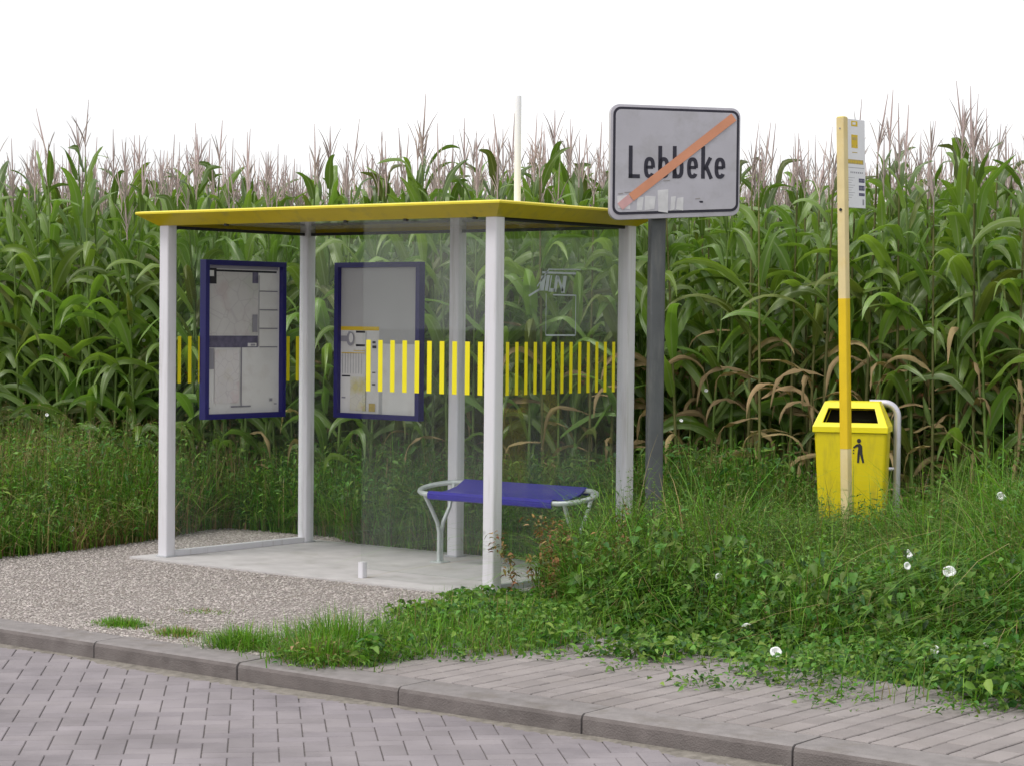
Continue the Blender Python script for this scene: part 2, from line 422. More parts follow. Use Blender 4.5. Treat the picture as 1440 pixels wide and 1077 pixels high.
# pavement blocks: long side away from the kerb
cells = []
for i in range(0, 78):
    x0 = .30 + i * .11
    for j in range(0, 10):
        y0 = -2.564 + j * .20 + (0 if i % 2 else -.10)
        yb = max(y0, -2.564)
        y1 = y0 + .20
        if y1 - yb < .05: continue
        cells.append([(x0, yb), (x0 + .11, yb), (x0 + .11, y1), (x0, y1)])
vs, fs = bricks(cells, -.013, .009, .004, -.033, .0012)
mb = MB(); mb.add(vs, fs, M['paver']); tag(mb.build('pavement'), kind='structure')

# gravel pad
gp = [(-3.75, -2.58), (.62, -2.58), (.78, -1.9), (.35, -.9), (.30, -.1), (.25, 1.9), (-2.6, 1.75), (-3.0, 2.1), (-3.9, 2.3), (-4.1, 1.6), (-3.75, .6), (-3.66, -.2)]
sheet('gravel_path', gp, -.016, M['gravel'])

def in_poly(P, poly):
    x, y = P[:, 0], P[:, 1]; ins = np.zeros(len(P), bool); n = len(poly)
    for i in range(n):
        x0, y0 = poly[i]; x1, y1 = poly[(i + 1) % n]
        c = (y0 > y) != (y1 > y)
        with np.errstate(divide='ignore', invalid='ignore'):
            xi = (x1 - x0) * (y - y0) / (y1 - y0) + x0
        ins ^= c & (x < xi)
    return ins
def scatter(poly, n):
    p = np.array(poly); lo, hi = p.min(0), p.max(0); out = np.zeros((0, 2))
    while len(out) < n:
        q = rng.uniform(lo, hi, (n * 2, 2)); out = np.concatenate([out, q[in_poly(q, poly)]])
    return out[:n]

def pebbles(P, smin, smax, z, name, m):
    n = len(P)
    base = np.array([(1, 0, 0), (0, 1, 0), (-1, 0, 0), (0, -1, 0), (.6, .6, .75), (-.6, .6, .75), (-.6, -.6, .75), (.6, -.6, .75)], float)
    r = smin + (smax - smin) * rng.random(n) ** 2.5
    V = base[None] * (1 + rng.uniform(-.28, .28, (n, 8, 3)))
    V[:, :, 2] *= rng.uniform(.35, .8, (n, 1)); V[:, :, 0] *= rng.uniform(.7, 1.3, (n, 1))
    V *= r[:, None, None]
    an = rng.uniform(0, 6.28, n); c, s = np.cos(an)[:, None], np.sin(an)[:, None]
    x = V[:, :, 0] * c - V[:, :, 1] * s; y = V[:, :, 0] * s + V[:, :, 1] * c
    V = np.stack([x + P[:, 0:1], y + P[:, 1:2], V[:, :, 2] + z], 2)
    f = np.array([(0, 1, 5, 4), (1, 2, 6, 5), (2, 3, 7, 6), (3, 0, 4, 7), (4, 5, 6, 7)])
    F = (f[None] + 8 * np.arange(n)[:, None, None]).reshape(-1, 4)
    me = mesh_from(name, V.reshape(-1, 3), F, np.zeros(len(F)), [m], smooth=False)
    return tag(link(bpy.data.objects.new(name, me)), kind='stuff')
gvis = [(-3.75, -2.58), (.70, -2.58), (.75, -1.9), (.35, -.9), (.28, -.16), (-2.98, -.16), (-2.98, 1.55), (.2, 1.55), (.2, 1.9), (-2.6, 1.75), (-3.0, 2.1), (-3.9, 2.3), (-4.1, 1.6), (-3.75, .6), (-3.66, -.2)]
P = scatter(gvis, 75000)
P2 = scatter([(-2.9, -2.63), (1.3, -2.63), (1.2, -2.3), (.9, -2.2), (-2.9, -2.45)], 2200)
P3 = scatter([(.10, -.15), (.40, -.15), (.40, .9), (.10, .9)], 700)
pebbles(np.concatenate([P, P2, P3]), .0024, .0098, -.0145, 'gravel', M['pebble'])

# concrete pad under the shelter
mb = MB(); mb.box(-2.975, .10, -.165, 1.50, -.10, 0, M['concrete'])
pad = mb.build('concrete_pad', bevel=.006); tag(pad, kind='structure')

# ------------------------------------------------------------------ bus shelter
sh = empty('bus_shelter', (0, 0, 0))
tag(sh, 'open bus shelter with white posts, glass walls and flat yellow roof', 'bus shelter')
hp = .0425
for (px, py) in ((-W, 0), (-W, D), (0, 0), (0, D), (-W * .5, D)):
    mb = MB(); mb.rbox(px - hp, px + hp, py - hp, py + hp, .002, HP + .03, .012, M['white'], 3)
    mb.rbox(px - hp - .012, px + hp + .012, py - hp - .012, py + hp + .012, .001, .010, .012, M['grey_white'], 3)
    mb.build('post', sh, smooth=True)
# roof: slanted yellow fascia round a recessed glossy ceiling
o1, o0 = .155, .046
zt, zl, zb = 2.287, 2.275, 2.198
def ring(o, z): return [(-W - o, -o, z), (o, -o, z), (o, D + o, z), (-W - o, D + o, z)]
mb = MB()
top_in = ring(o1 - .02, zt + .006)
rings = [ring(o1 - .03, zt + .004), ring(o1 - .004, zt), ring(o1, zt - .006), ring(o1 - .002, zl - .004), ring(o0 - .0, zb), ring(o0 - .010, zb), ring(o0 - .02, zb + .085)]
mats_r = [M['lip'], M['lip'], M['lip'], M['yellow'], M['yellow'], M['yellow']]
for k in range(6):
    for i in range(4):
        j = (i + 1) % 4
        A, B = rings[k], rings[k + 1]
        mb.add([A[i], A[j], B[j], B[i]], [(0, 1, 2, 3)], mats_r[k])
mb.add(rings[0], [(0, 1, 2, 3)], M['lip'])
rf = mb.build('roof', sh)
tag(rf)
mb = MB(); mb.box(-W - .024, .024, -.024, D + .024, zb + .028, zb + .036, M['ceiling'])
mb.build('ceiling', rf)
mb = MB()   # dark seal / head rail under the fascia
for (x0, x1, y0, y1) in ((-W + hp, -hp, D - .012, D + .012), (-W - .012, -W + .012, hp, D - hp), (-.012, .012, hp, D - hp)):
    mb.box(x0, x1, y0, y1, zb - .018, zb + .002, M['dark'])
mb.build('head_rail', sh)
# glass
def pane(x0, x1, y0, y1, z0, z1):
    mb = MB(); mb.box(x0, x1, y0, y1, z0, z1, M['glass']); return mb.build('glass_pane', sh)
gt = .005
g_left = pane(-W - gt, -W + gt, hp, D - hp, .035, zb - .02)
g_right = pane(-gt, gt, hp, D - hp, .035, zb - .02)
g_b1 = pane(-W + hp, -W * .5 - hp, D - gt, D + gt, .012, zb - .02)
g_b2 = pane(-W * .5 + hp, -hp, D - gt, D + gt, .012, zb - .02)
g_front = pane(-1.035, -hp, -gt, gt, .06, zb - .0)
z0s, z1s = 1.152, 1.466
mb = MB()
for k in range(13):
    y = .12 + k * .0896
    mb.box(gt + .0005, gt + .0015, y - .015, y + .015, z0s, z1s, M['stripe'])
mb.build('stripe_band', g_right)
mb = MB()
for k in range(13):
    y = .10 + k * .0945
    mb.box(-W + gt + .0005, -W + gt + .0015, y - .015, y + .015, z0s, z1s, M['stripe'])
mb.build('stripe_band', g_left)
mb = MB()
for k in range(10):
    x = -.985 + k * .0985
    mb.box(x - .018, x + .018, -gt - .0015, -gt - .0005, z0s, z1s, M['stripe'])
mb.build('stripe_band', g_front)
# bright edge of the free standing pane and its foot
mb = MB(); mb.rbox(-1.045, -1.005, -.022, .022, .0005, .098, .006, M['white']); mb.build('pane_foot', g_front, smooth=True)
# pale edging strips under side and back panes
mb = MB()
mb.box(-W - .03, -W + .03, hp, D - hp, .0005, .037, M['white'])
mb.build('bottom_rail', g_left)
mb = MB(); mb.box(-.02, .02, hp, D - hp, .0005, .037, M['grey_white']); mb.build('bottom_rail', g_right)

# frosted drawing scratched on the right pane: eaves lines, block letters, tall box
mb = MB()
def yzq(pts, m=M['frost']):
    n = len(pts)
    vs = [(gt + .0006, y, z) for y, z in pts] + [(gt + .0016, y, z) for y, z in pts]
    mb.add(vs, [tuple(range(n)), tuple(range(2 * n - 1, n - 1, -1))] + [(i, n + i, n + (i + 1) % n, (i + 1) % n) for i in range(n)], m)
def yzl(a, b, w=.008):
    (y0, za), (y1, zb_) = a, b; d = math.hypot(y1 - y0, zb_ - za); ny, nz_ = -(zb_ - za) / d * w / 2, (y1 - y0) / d * w / 2
    yzq([(y0 + ny, za + nz_), (y1 + ny, zb_ + nz_), (y1 - ny, zb_ - nz_), (y0 - ny, za - nz_)])
yzl((.45, 1.885), (.79, 1.886), .012); yzl((.52, 1.905), (.84, 1.912), .007)
yzl((.32, 1.742), (.43, 1.785), .012); yzl((.40, 1.80), (.52, 1.91), .008)
for (ya, yb, zlo, zhi) in ((.43, .475, 1.775, 1.865), (.485, .515, 1.775, 1.870), (.525, .535, 1.77, 1.868), (.572, .600, 1.77, 1.868), (.650, .683, 1.765, 1.868)):
    yzq([(ya - .01, zlo), (yb - .01, zlo), (yb + .012, zhi), (ya + .012, zhi)])
yzq([(.53, 1.77), (.575, 1.77), (.575, 1.79), (.53, 1.79)])
yzl((.605, 1.862), (.655, 1.775), .02)
yzl((.49, 1.507), (.79, 1.507), .010); yzl((.79, 1.507), (.79, 1.755), .006); yzl((.56, 1.752), (.79, 1.752), .008)
yzl((.49, 1.507), (.49, 1.76), .004)
mb.build('etched_drawing', g_right)

for x in (-2.2, -1.15, -.66, -.12):
    mb = MB(); mb.box(x - .012, x + .012, -.05, -.028, zb - .012, zb + .004, M['dark']); mb.build('bracket', rf)
# poster cases
def display_case(name, place, rz, w, z0, z1, depth):
    """case parented to the shelter; local x along the wall, -y towards the viewer"""
    mb = MB(); b = .036
    mb.box(0, b, -depth, 0, z0, z1, M['blue']); mb.box(w - b, w, -depth, 0, z0, z1, M['blue'])
    mb.box(b, w - b, -depth, 0, z0, z0 + b, M['blue']); mb.box(b, w - b, -depth, 0, z1 - b, z1, M['blue'])
    mb.box(b, w - b, -depth * .35, -.002, z0 + b, z1 - b, M['blue'])
    o = mb.build(name, sh, bevel=.003)
    o.location = place; o.rotation_euler = (0, 0, rz)
    return o
dep = .058
c1 = display_case('display_case', (-W + gt + .001, .285, 0), R(90), .775, .905, 1.985, dep)
c2 = display_case('display_case', (-2.470, D - gt - .001, 0), 0, .790, .903, 1.987, dep)
def poster(case, x0, x1, z0, z1, items, back):
    """items: (x0,x1,z0,z1,material) in 0..1 of the sheet, z measured from the top"""
    y = -dep * .35 - .001
    mb = MB(); mb.box(x0, x1, y - .001, y, z0, z1, back)
    lay = 0
    for (a, b, c, d, m) in items:
        lay += 1
        yy = y - .0012 - .0004 * lay
        mb.box(x0 + a * (x1 - x0), x0 + b * (x1 - x0), yy, yy + .0003, z1 - d * (z1 - z0), z1 - c * (z1 - z0), m)
    return mb.build('poster', case)
b = .036
it = [(.02, .98, .0, .022, M['print_grey']), (.10, .96, .028, .042, M['print_black']),
      (.02, .70, .045, .47, M['map']), (.01, .135, .02, .125, M['print_black']),
      (.035, .10, .035, .075, M['paper']), (.62, .70, .04, .115, M['print_purple']),
      (.02, .70, .475, .555, M['print_purple']), (.56, .68, .525, .548, M['paper']), (.60, .665, .53, .545, M['print_grey'])]
for k in range(4): it.append((.72, .97, .165 + k * .128, .172 + k * .128, M['print_line']))
it.append((.705, .712, .06, .55, M['print_line']))
it += [(.62, .69, .33, .45, M['print_grey']), (.02, .10, .56, .70, M['print_grey']), (.11, .44, .57, .93, M['map_pink']),
       (.462, .476, .555, .955, M['print_line']), (.33, .60, .950, .960, M['print_line']), (.86, .90, .905, .925, M['print_grey']),
       (.02, .05, .955, .965, M['print_grey']), (.92, .96, .94, .948, M['print_grey'])]
for k in range(4):
    for q in range(3): it.append((.74, .93, .185 + k * .128 + q * .03, .190 + k * .128 + q * .03, M['paper']))
poster(c1, b, .775 - b, .905 + b, 1.985 - b, it, M['paper'])
it = [(.0, .50, .42, 1.0, M['paper']), (.0, .50, .405, .432, M['print_yellow']), (.0, .08, .47, .51, M['print_grey']), (.10, .13, .44, .47, M['print_grey']),
      (.20, .32, .435, .449, M['print_black']), (.20, .32, .528, .542, M['print_black']), (.17, .32, .57, .574, M['print_yellow']),
      (.13, .34, .75, .985, M['map_yellow']), (.02, .13, .742, .752, M['print_black']), (.02, .07, .89, .9, M['print_grey']),
      (.42, .46, .505, .52, M['print_black']), (.42, .47, .535, .553, M['print_black']), (.42, .46, .715, .722, M['print_black']), (.42, .46, .795, .805, M['print_black']),
      (.335, .34, .44, .98, M['print_line']), (.38, .46, .93, .985, M['print_mustard'])]
for k in range(8): it.append((.03 + k * .036, .034 + k * .036, .59, .73, M['print_line']))
it.append((.02, .33, .585, .59, M['print_yellow'])); 
it.append((.56, 1.0, .52, 1.0, M['paper']))
p2 = poster(c2, b, .79 - b, .903 + b, 1.987 - b, it, M['blank_sheet'])
# the dark round emblem on the timetable
mb = MB(); cxp, czp = b + .135 * (.79 - 2 * b), 1.987 - b - .49 * (1.084 - 2 * b)
pts = [(cxp + .036 * math.cos(R(q)), czp + .050 * math.sin(R(q))) for q in range(0, 360, 18)]
mb.plate(pts, -dep * .35 - .0115, -dep * .35 - .0110, M['print_grey'])
pts = [(cxp + .008 + .020 * math.cos(R(q)), czp + .006 + .034 * math.sin(R(q))) for q in range(0, 360, 18)]
mb.plate(pts, -dep * .35 - .0125, -dep * .35 - .0120, M['paper'])
mb.build('emblem', c2)
# white pole on the roof
mb = MB(); mb.tube([(-.31, .6, 2.29), (-.31, .6, 2.93), (-.308, .6, 2.975)], [.021, .0205, .018], M['clean_white'], 12)
mb.tube([(-.31, .6, 2.292), (-.31, .6, 2.305)], .05, M['white'], 12)
mb.build('roof_pole', sh, smooth=True)

# ------------------------------------------------------------------ bench
be = empty('bench', (-.675, .99, 0))
tag(be, 'blue perforated bench with silver tube frame standing under the shelter', 'bench')
hx = .505
def yz(y): return .455 + (y + .175) * .16   # seat rises gently to the back
mb = MB()
prof = [(-.176, .440), (-.198, .448), (-.202, .468), (-.186, .484), (-.160, .484), (-.10, .470), (0, .478), (.10, .500), (.160, .532), (.182, .543), (.199, .532), (.202, .512), (.192, .502)]
n = len(prof); nx = 12
vs = []; fs = []
for i in range(nx + 1):
    x = -hx + 2 * hx * i / nx
    vs += [(x, y, z) for y, z in prof]
for i in range(nx):
    for j in range(n - 1):
        fs.append((i * n + j, (i + 1) * n + j, (i + 1) * n + j + 1, i * n + j + 1))
mb.add(vs, fs, M['seat_blue'])
vs2 = [(x, y, z - .012) for x, y, z in vs]; mb.add(vs2, fs, M['seat_blue'])
seat = mb.build('seat', be, smooth=True)
mb = MB()   # thin seam lines across the seat
for x in (-.18, .18):
    mb.box(x - .003, x + .003, -.165, .165, .476, .4775, M['blue'])
path = []
def railz(y): return .462 + (y + .178) * .165
for i in range(13):
    an = R(90 + 180 * i / 12); path.append((-hx + .180 * math.cos(an), .178 * math.sin(an), railz(.178 * math.sin(an))))
for i in range(13):
    an = R(270 + 180 * i / 12); path.append((hx + .160 * math.cos(an), .178 * math.sin(an), railz(.178 * math.sin(an))))
mb = MB(); mb.tube(path, .0165, M['steel'], 10, closed=True)
mb.build('frame', be, smooth=True)
for sx in (-1, 1):
    mb = MB(); x0 = sx * (hx + .055)
    for sy in (-1, 1):
        yq = .150 * sy
        mb.tube([(x0, .012 * sy, .002), (x0, .012 * sy, .20), (x0 + sx * .0, .03 * sy, .265), (x0, yq * .62, .36), (x0 + sx * .012, yq, railz(yq) - .008)], .0135, M['steel'], 8)
    mb.rbox(x0 - .05, x0 + .05, -.05, .05, .0008, .008, .01, M['steel'])
    mb.build('leg', be, smooth=True)

# ------------------------------------------------------------------ town sign
SA = R(49)
sg = empty('town_sign', (.475, .985, -.03), SA)
tag(sg, 'town exit sign reading Lebbeke crossed out by an orange stripe on a grey post', 'road sign')
mb = MB(); mb.rbox(-.047, .047, -.03, .065, 0, 2.72, .015, M['post_grey']); mb.build('post', sg, smooth=True)
# local panel: centre offset to the right, thick folded rim
cx0 = .085
def rrect(x0, x1, zb0, zb1, zt0, zt1, r, n=6):
    """rounded quad: bottom-left z zb0, bottom-right zb1, top-left zt0, top-right zt1"""
    pts = []
    for cx, cz, a0 in ((x0 + r, zb0 + r, 180), (x1 - r, zb1 + r, 270), (x1 - r, zt1 - r, 0), (x0 + r, zt0 - r, 90)):
        for i in range(n + 1):
            q = R(a0 + 90 * i / n); pts.append((cx + r * math.cos(q), cz + r * math.sin(q)))
    return pts
x0, x1 = cx0 - .405, cx0 + .405
ZB0, ZB1, ZT0, ZT1 = 2.235, 2.272, 2.930, 2.925
mb = MB()
mb.plate(rrect(x0, x1, ZB0, ZB1, ZT0, ZT1, .055), -.082, -.034, M['sign_rim'])
mb.box(cx0 - .3, cx0 + .3, -.034, -.030, 2.40, 2.44, M['sign_rim']); mb.box(cx0 - .3, cx0 + .3, -.034, -.030, 2.74, 2.78, M['sign_rim'])
pl = mb.build('sign_panel', sg, smooth=True, bevel=.004)
mb = MB(); i1 = .016
mb.plate(rrect(x0 + i1, x1 - i1 * .6, ZB0 + .030, ZB1 + .026, ZT0 - i1, ZT1 - i1, .046), -.0850, -.0838, M['sign_black'])
i2 = .031
mb.plate(rrect(x0 + i2, x1 - i2 * .8, ZB0 + .046, ZB1 + .042, ZT0 - i2, ZT1 - i2, .034), -.0870, -.0858, M['sign_face'])
mb.build('border', pl)
# lettering from strokes
mb = MB(); yf = -.0886
def stroke(pts, w, m=M['sign_black'], yy=None):
    P = [Vector(p) for p in pts]; yq = yf if yy is None else yy
    n = len(P); Lp = []; Rp = []
    for i in range(n):
        t = (P[min(i + 1, n - 1)] - P[max(i - 1, 0)]).normalized(); nn = Vector((-t.y, t.x)) * w / 2
        Lp.append(P[i] + nn); Rp.append(P[i] - nn)
    vs = [(p.x, yq, p.y) for p in Lp] + [(p.x, yq, p.y) for p in Rp]
    vs += [(x, yq + .0010, z) for x, y, z in vs]
    fs = []
    for i in range(n - 1):
        fs += [(i, i + 1, n + i + 1, n + i), (2 * n + i, 3 * n + i, 3 * n + i + 1, 2 * n + i + 1),
               (i, 2 * n + i, 2 * n + i + 1, i + 1), (n + i, n + i + 1, 3 * n + i + 1, 3 * n + i)]
    fs += [(0, n, 3 * n, 2 * n), (n - 1, 3 * n - 1, 4 * n - 1, 2 * n - 1)]
    mb.add(vs, fs, m)
sw = .0235; XH = .128; CH = .195; lw = .068
bx = cx0 - .292; bz = 2.487
def arc(cx, cz, rx, rz, a0, a1, n=14): return [(cx + rx * math.cos(R(a0 + (a1 - a0) * i / n)), cz + rz * math.sin(R(a0 + (a1 - a0) * i / n))) for i in range(n + 1)]
def oval(cx, z0, z1, rx, a0, a1):
    """narrow o: straight sides with round ends, sampled by angle"""
    cz = (z0 + z1) / 2; rz = (z1 - z0) / 2; out = []
    n = 28
    for i in range(n + 1):
        q = R(a0 + (a1 - a0) * i / n); c, s = math.cos(q), math.sin(q)
        k = 2.7
        out.append((cx + rx * math.copysign(abs(c) ** (2 / k), c), cz + rz * math.copysign(abs(s) ** (2 / k), s)))
    return out
def lz(x): return bz + (x - bx) * .014
def letter(ch, x):
    z = lz(x); h = sw / 2
    if ch == 'L':
        stroke([(x + h, z + CH), (x + h, z)], sw); stroke([(x, z + h), (x + .070, z + h)], sw); return .095
    if ch == 'e':
        rx = (lw - sw) / 2; cx = x + lw / 2
        stroke([(x + h, z + XH * .52), (x + lw - h, z + XH * .52)], sw * .82)
        stroke([(x + lw - h, z + XH * .50)] + oval(cx, z + h, z + XH - h, rx, 12, 325), sw); return lw + .020
    if ch == 'b':
        rx = (lw - sw) / 2; cx = x + lw / 2
        stroke([(x + h, z + CH), (x + h, z)], sw); stroke(oval(cx, z + h, z + XH - h, rx, 0, 360), sw); return lw + .022
    if ch == 'k':
        stroke([(x + h, z + CH), (x + h, z)], sw)
        stroke([(x + lw - .010, z + XH), (x + sw * .9, z + .052)], sw * .95); stroke([(x + .033, z + .072), (x + lw - .004, z)], sw * .95); return lw + .016
x = bx
for ch in 'Lebbeke': x += letter(ch, x)
mb.build('lettering', pl)
mb = MB()
stroke([(x0 + .13, ZB0 + .135), (x1 - .045, ZT1 - .055)], .052, M['orange'], -.0910)
stroke([(x0 + .062, ZB0 + .078), (x0 + .127, ZB0 + .133)], .050, M['pink'], -.0908)
mb.build('stripe', pl)
mb = MB()
for (xa, xb, za, zb_) in ((.05, .125, .07, .150), (.165, .20, .06, .14), (.215, .275, .06, .145), (.30, .36, .055, .19), (.375, .40, .06, .15), (.41, .455, .07, .145)):
    n = 9; pts = []
    pts = [(x0 + xa, ZB0 + za), (x0 + xb, ZB0 + za + random.uniform(-.01, .01)), (x0 + xb + random.uniform(-.01, .01), ZB0 + zb_), (x0 + xa + random.uniform(-.008, .008), ZB0 + zb_ + random.uniform(-.01, .01))]
    mb.plate(pts, -.0882, -.0874, M['residue'])
pts = [(x0 + .567 + .016 * math.cos(R(q)) * random.uniform(.7, 1.1), ZB0 + .118 + .008 * math.sin(R(q)) * random.uniform(.7, 1.2)) for q in range(0, 360, 40)]
mb.plate(pts, -.0884, -.0876, M['sign_black'])
for (xa, za, l) in ((.53, .135, .03), (.09, .165, .06), (.05, .155, .03), (.13, .13, .02), (.33, .24, .04)):
    stroke([(x0 + xa, ZB0 + za), (x0 + xa + l, ZB0 + za + .004)], .006, M['smudge'], -.0884)
mb.build('sticker_remains', pl)

# ------------------------------------------------------------------ bus stop pole with flag
lean = R(1.5)
bp_ = empty('bus_stop_pole', (1.565, 1.44, -.03), 0, None)
ux, uy = .785, .62
axis = Vector((-.62, .785, 0))
bp_.matrix_world = Matrix.Translation((1.565, 1.44, -.03)) @ Matrix.Rotation(-lean, 4, axis)
tag(bp_, 'thin yellow bus stop pole with white timetable flag, in front of the bin', 'bus stop pole')
mb = MB(); q = .026
mb.rbox(-q, q, -q, q, 0, .885, .006, M['pole_pale']); mb.rbox(-q, q, -q, q, 1.775, 2.845, .006, M['pole_pale'])
mb.rbox(-q - .001, q + .001, -q - .001, q + .001, .885, 1.775, .006, M['pole_yellow'])
mb.rbox(-q + .004, q - .004, -q + .004, q - .004, 2.845, 2.850, .006, M['lip'])
mb.tube([(.0, -q + .002, 2.30), (.0, -q - .006, 2.30)], .009, M['print_black'], 10)
mb.tube([(.0, -q + .002, 2.78), (.0, -q - .003, 2.78)], .005, M['print_grey'], 8)
mb.build('post', bp_, smooth=True)
# flag hangs on the far side of the pole, faces along the road
fz0, fz1, fy0, fy1 = 2.315, 2.843, .027, .262
mb = MB(); mb.box(-.006, .006, fy0, fy1, fz0, fz1, M['flag_white']); fl = mb.build('flag', bp_, bevel=.002)
mb = MB()
def fm(a, b_, c, d, m, k=0):
    mb.box(.0062 + k * .0004, .0066 + k * .0004, fy0 + a * (fy1 - fy0), fy0 + b_ * (fy1 - fy0), fz1 - d * (fz1 - fz0), fz1 - c * (fz1 - fz0), m)
fm(.30, .62, .02, .08, M['print_yellow']); fm(.36, .52, .035, .062, M['flag_white'], 1)
fm(.30, .62, .175, .325, M['print_yellow']); fm(.34, .58, .20, .235, M['print_mustard'], 1); fm(.34, .38, .29, .31, M['print_mustard'], 1); fm(.54, .58, .29, .31, M['print_mustard'], 1)
fm(.34, .60, .37, .38, M['print_mustard'])
fm(.04, .90, .455, .505, M['print_mustard'])
for k in range(9): fm(.10 + k * .085, .15 + k * .085, .468, .492, M['print_yellow'], 1)
fm(.02, .12, .575, .61, M['print_navy'])
for k in range(7): fm(.24 + k * .095, .29 + k * .095, .592, .610, M['print_grey'])
for (c, d) in ((.665, .71), (.745, .80), (.83, .862)):
    fm(.66, .95, c, d, M['print_navy'])
    for k in range(3): fm(.70 + k * .08, .74 + k * .08, c + .012, d - .012, M['print_grey'], 1)
for k in range(9): fm(.06, .45 - (k % 3) * .08, .66 + k * .028, .664 + k * .028, M['print_grey'])
fm(.06, .14, .905, .925, M['print_grey']); fm(.84, .92, .90, .965, M['print_grey']); fm(.05, .95, .545, .55, M['print_grey'])
mb.build('flag_print', fl)

# ------------------------------------------------------------------ litter bin
BA = R(23.3)
cb = Vector((1.300, 1.938, 0))
lb = empty('litter_bin', (cb.x, cb.y, -.03), BA)
tag(lb, 'yellow plastic litter bin with sloping open hood behind the bus stop pole', 'litter bin')
fw = .445; dp = .30
def loft(secs, m, mb, cap0=True, cap1=True):
    n = len(secs[0]); vs = [p for s_ in secs for p in s_]; fs = []
    for k in range(len(secs) - 1):
        for i in range(n):
            j = (i + 1) % n; fs.append((k * n + i, k * n + j, (k + 1) * n + j, (k + 1) * n + i))
    if cap0: fs.append(tuple(range(n - 1, -1, -1)))
    if cap1: fs.append(tuple(range((len(secs) - 1) * n, len(secs) * n)))
    mb.add(vs, fs, m)
def rr(x0, x1, y0, y1, z, r=.02, n=3):
    pts = []
    for cx, cy, a0 in ((x1 - r, y1 - r, 0), (x0 + r, y1 - r, 90), (x0 + r, y0 + r, 180), (x1 - r, y0 + r, 270)):
        for i in range(n + 1):
            q_ = R(a0 + 90 * i / n); pts.append((cx + r * math.cos(q_), cy + r * math.sin(q_), z))
    return pts
hw = fw / 2
mb = MB()
loft([rr(-hw + .050, hw - .030, -.10, dp - .10 - .05, .22), rr(-hw + .026, hw - .014, -.115, dp - .13, .55), rr(-hw + .002, hw - .002, -.128, dp - .125, .955)], M['bin_yellow'], mb)
body = mb.build('body', lb, smooth=True)
# hood with a sloped front holding the opening
mb = MB()
zq0, zq1 = .958, 1.145
A0 = [(-hw - .008, -.138, zq0), (hw + .008, -.138, zq0), (hw + .008, dp - .118, zq0), (-hw - .008, dp - .118, zq0)]
A1 = [(-hw - .008, -.138, zq0 + .035), (hw + .008, -.138, zq0 + .035), (hw + .008, dp - .118, zq0 + .035), (-hw - .008, dp - .118, zq0 + .035)]
A2 = [(-hw + .055, -.04, zq1), (hw - .055, -.04, zq1), (hw - .06, dp - .135, zq1), (-hw + .06, dp - .135, zq1)]
vs = A0 + A1 + A2
fs = [(3, 2, 1, 0)]
for i in range(4):
    j = (i + 1) % 4; fs.append((i, j, 4 + j, 4 + i))
    if i != 0: fs.append((4 + i, 4 + j, 8 + j, 8 + i))
fs.append((8, 9, 10, 11))
# sloped front as a frame round the opening
def lerp(p, q_, t): return tuple(p[k] + (q_[k] - p[k]) * t for k in range(3))
def onf(u, v): return lerp(lerp(A1[0], A1[1], u), lerp(A2[0], A2[1], u), v)
In = [onf(.115, .17), onf(.885, .17), onf(.885, .74), onf(.115, .74)]
Out = [A1[0], A1[1], A2[1], A2[0]]
o_ = len(vs); vs += In
ids = [4, 5, 9, 8]
for i in range(4):
    j = (i + 1) % 4; fs.append((ids[i], ids[j], o_ + j, o_ + i))
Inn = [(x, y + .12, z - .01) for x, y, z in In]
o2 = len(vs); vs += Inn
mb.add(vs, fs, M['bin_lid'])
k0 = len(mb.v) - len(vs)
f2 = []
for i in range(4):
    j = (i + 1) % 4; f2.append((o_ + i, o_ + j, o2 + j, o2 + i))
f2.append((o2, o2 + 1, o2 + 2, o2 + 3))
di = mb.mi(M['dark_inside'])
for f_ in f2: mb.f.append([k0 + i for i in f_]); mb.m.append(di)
hood = mb.build('hood', lb, bevel=.005)
# bent tube stand behind
mb = MB()
tp = [(hw - .14, dp - .085, 1.13), (hw - .07, dp - .085, 1.13)]
for i in range(7):
    q_ = R(90 - 90 * i / 6); tp.append((hw - .045 + .08 * math.cos(q_), dp - .085, 1.05 + .08 * math.sin(q_)))
tp += [(hw + .035, dp - .085, .7), (hw + .033, dp - .085, .005)]
mb.tube(tp, .023, M['alu'], 12)
mb.tube([(hw - .05, dp - .12, .72), (hw + .03, dp - .085, .72)], .012, M['alu'], 8)
mb.build('stand', lb, smooth=True)
# pictogram of a person dropping litter, on the front
mb = MB()
def bf(x, z): return -.128 + (.955 - z) / .405 * .013 - .0028
def fig(pts, m=M['print_black']):
    n = len(pts); vs = [(x, bf(x, z), z) for x, z in pts] + [(x, bf(x, z) + .001, z) for x, z in pts]
    mb.add(vs, [tuple(range(n)), tuple(range(2 * n - 1, n - 1, -1))] + [(i, n + i, n + (i + 1) % n, (i + 1) % n) for i in range(n)], m)
cx, cz = .055, .86
fig([(cx + .013 * math.cos(R(t)), cz + .050 + .014 * math.sin(R(t))) for t in range(0, 360, 30)])
fig([(cx - .016, cz + .028), (cx + .006, cz + .034), (cx + .020, cz + .020), (cx + .022, cz - .025), (cx - .008, cz - .03), (cx - .004, cz + .008)])
fig([(cx - .016, cz + .028), (cx - .004, cz + .018), (cx - .030, cz + .002), (cx - .036, cz + .010)])
fig([(cx - .008, cz - .03), (cx + .006, cz - .028), (cx + .002, cz - .085), (cx - .010, cz - .085)])
fig([(cx + .006, cz - .028), (cx + .022, cz - .025), (cx + .034, cz - .085), (cx + .022, cz - .085)])
for dz_ in (-.012, -.03): fig([(cx - .036, cz + dz_), (cx - .029, cz + dz_), (cx - .029, cz + dz_ + .008), (cx - .036, cz + dz_ + .008)])
mb.build('pictogram', body)

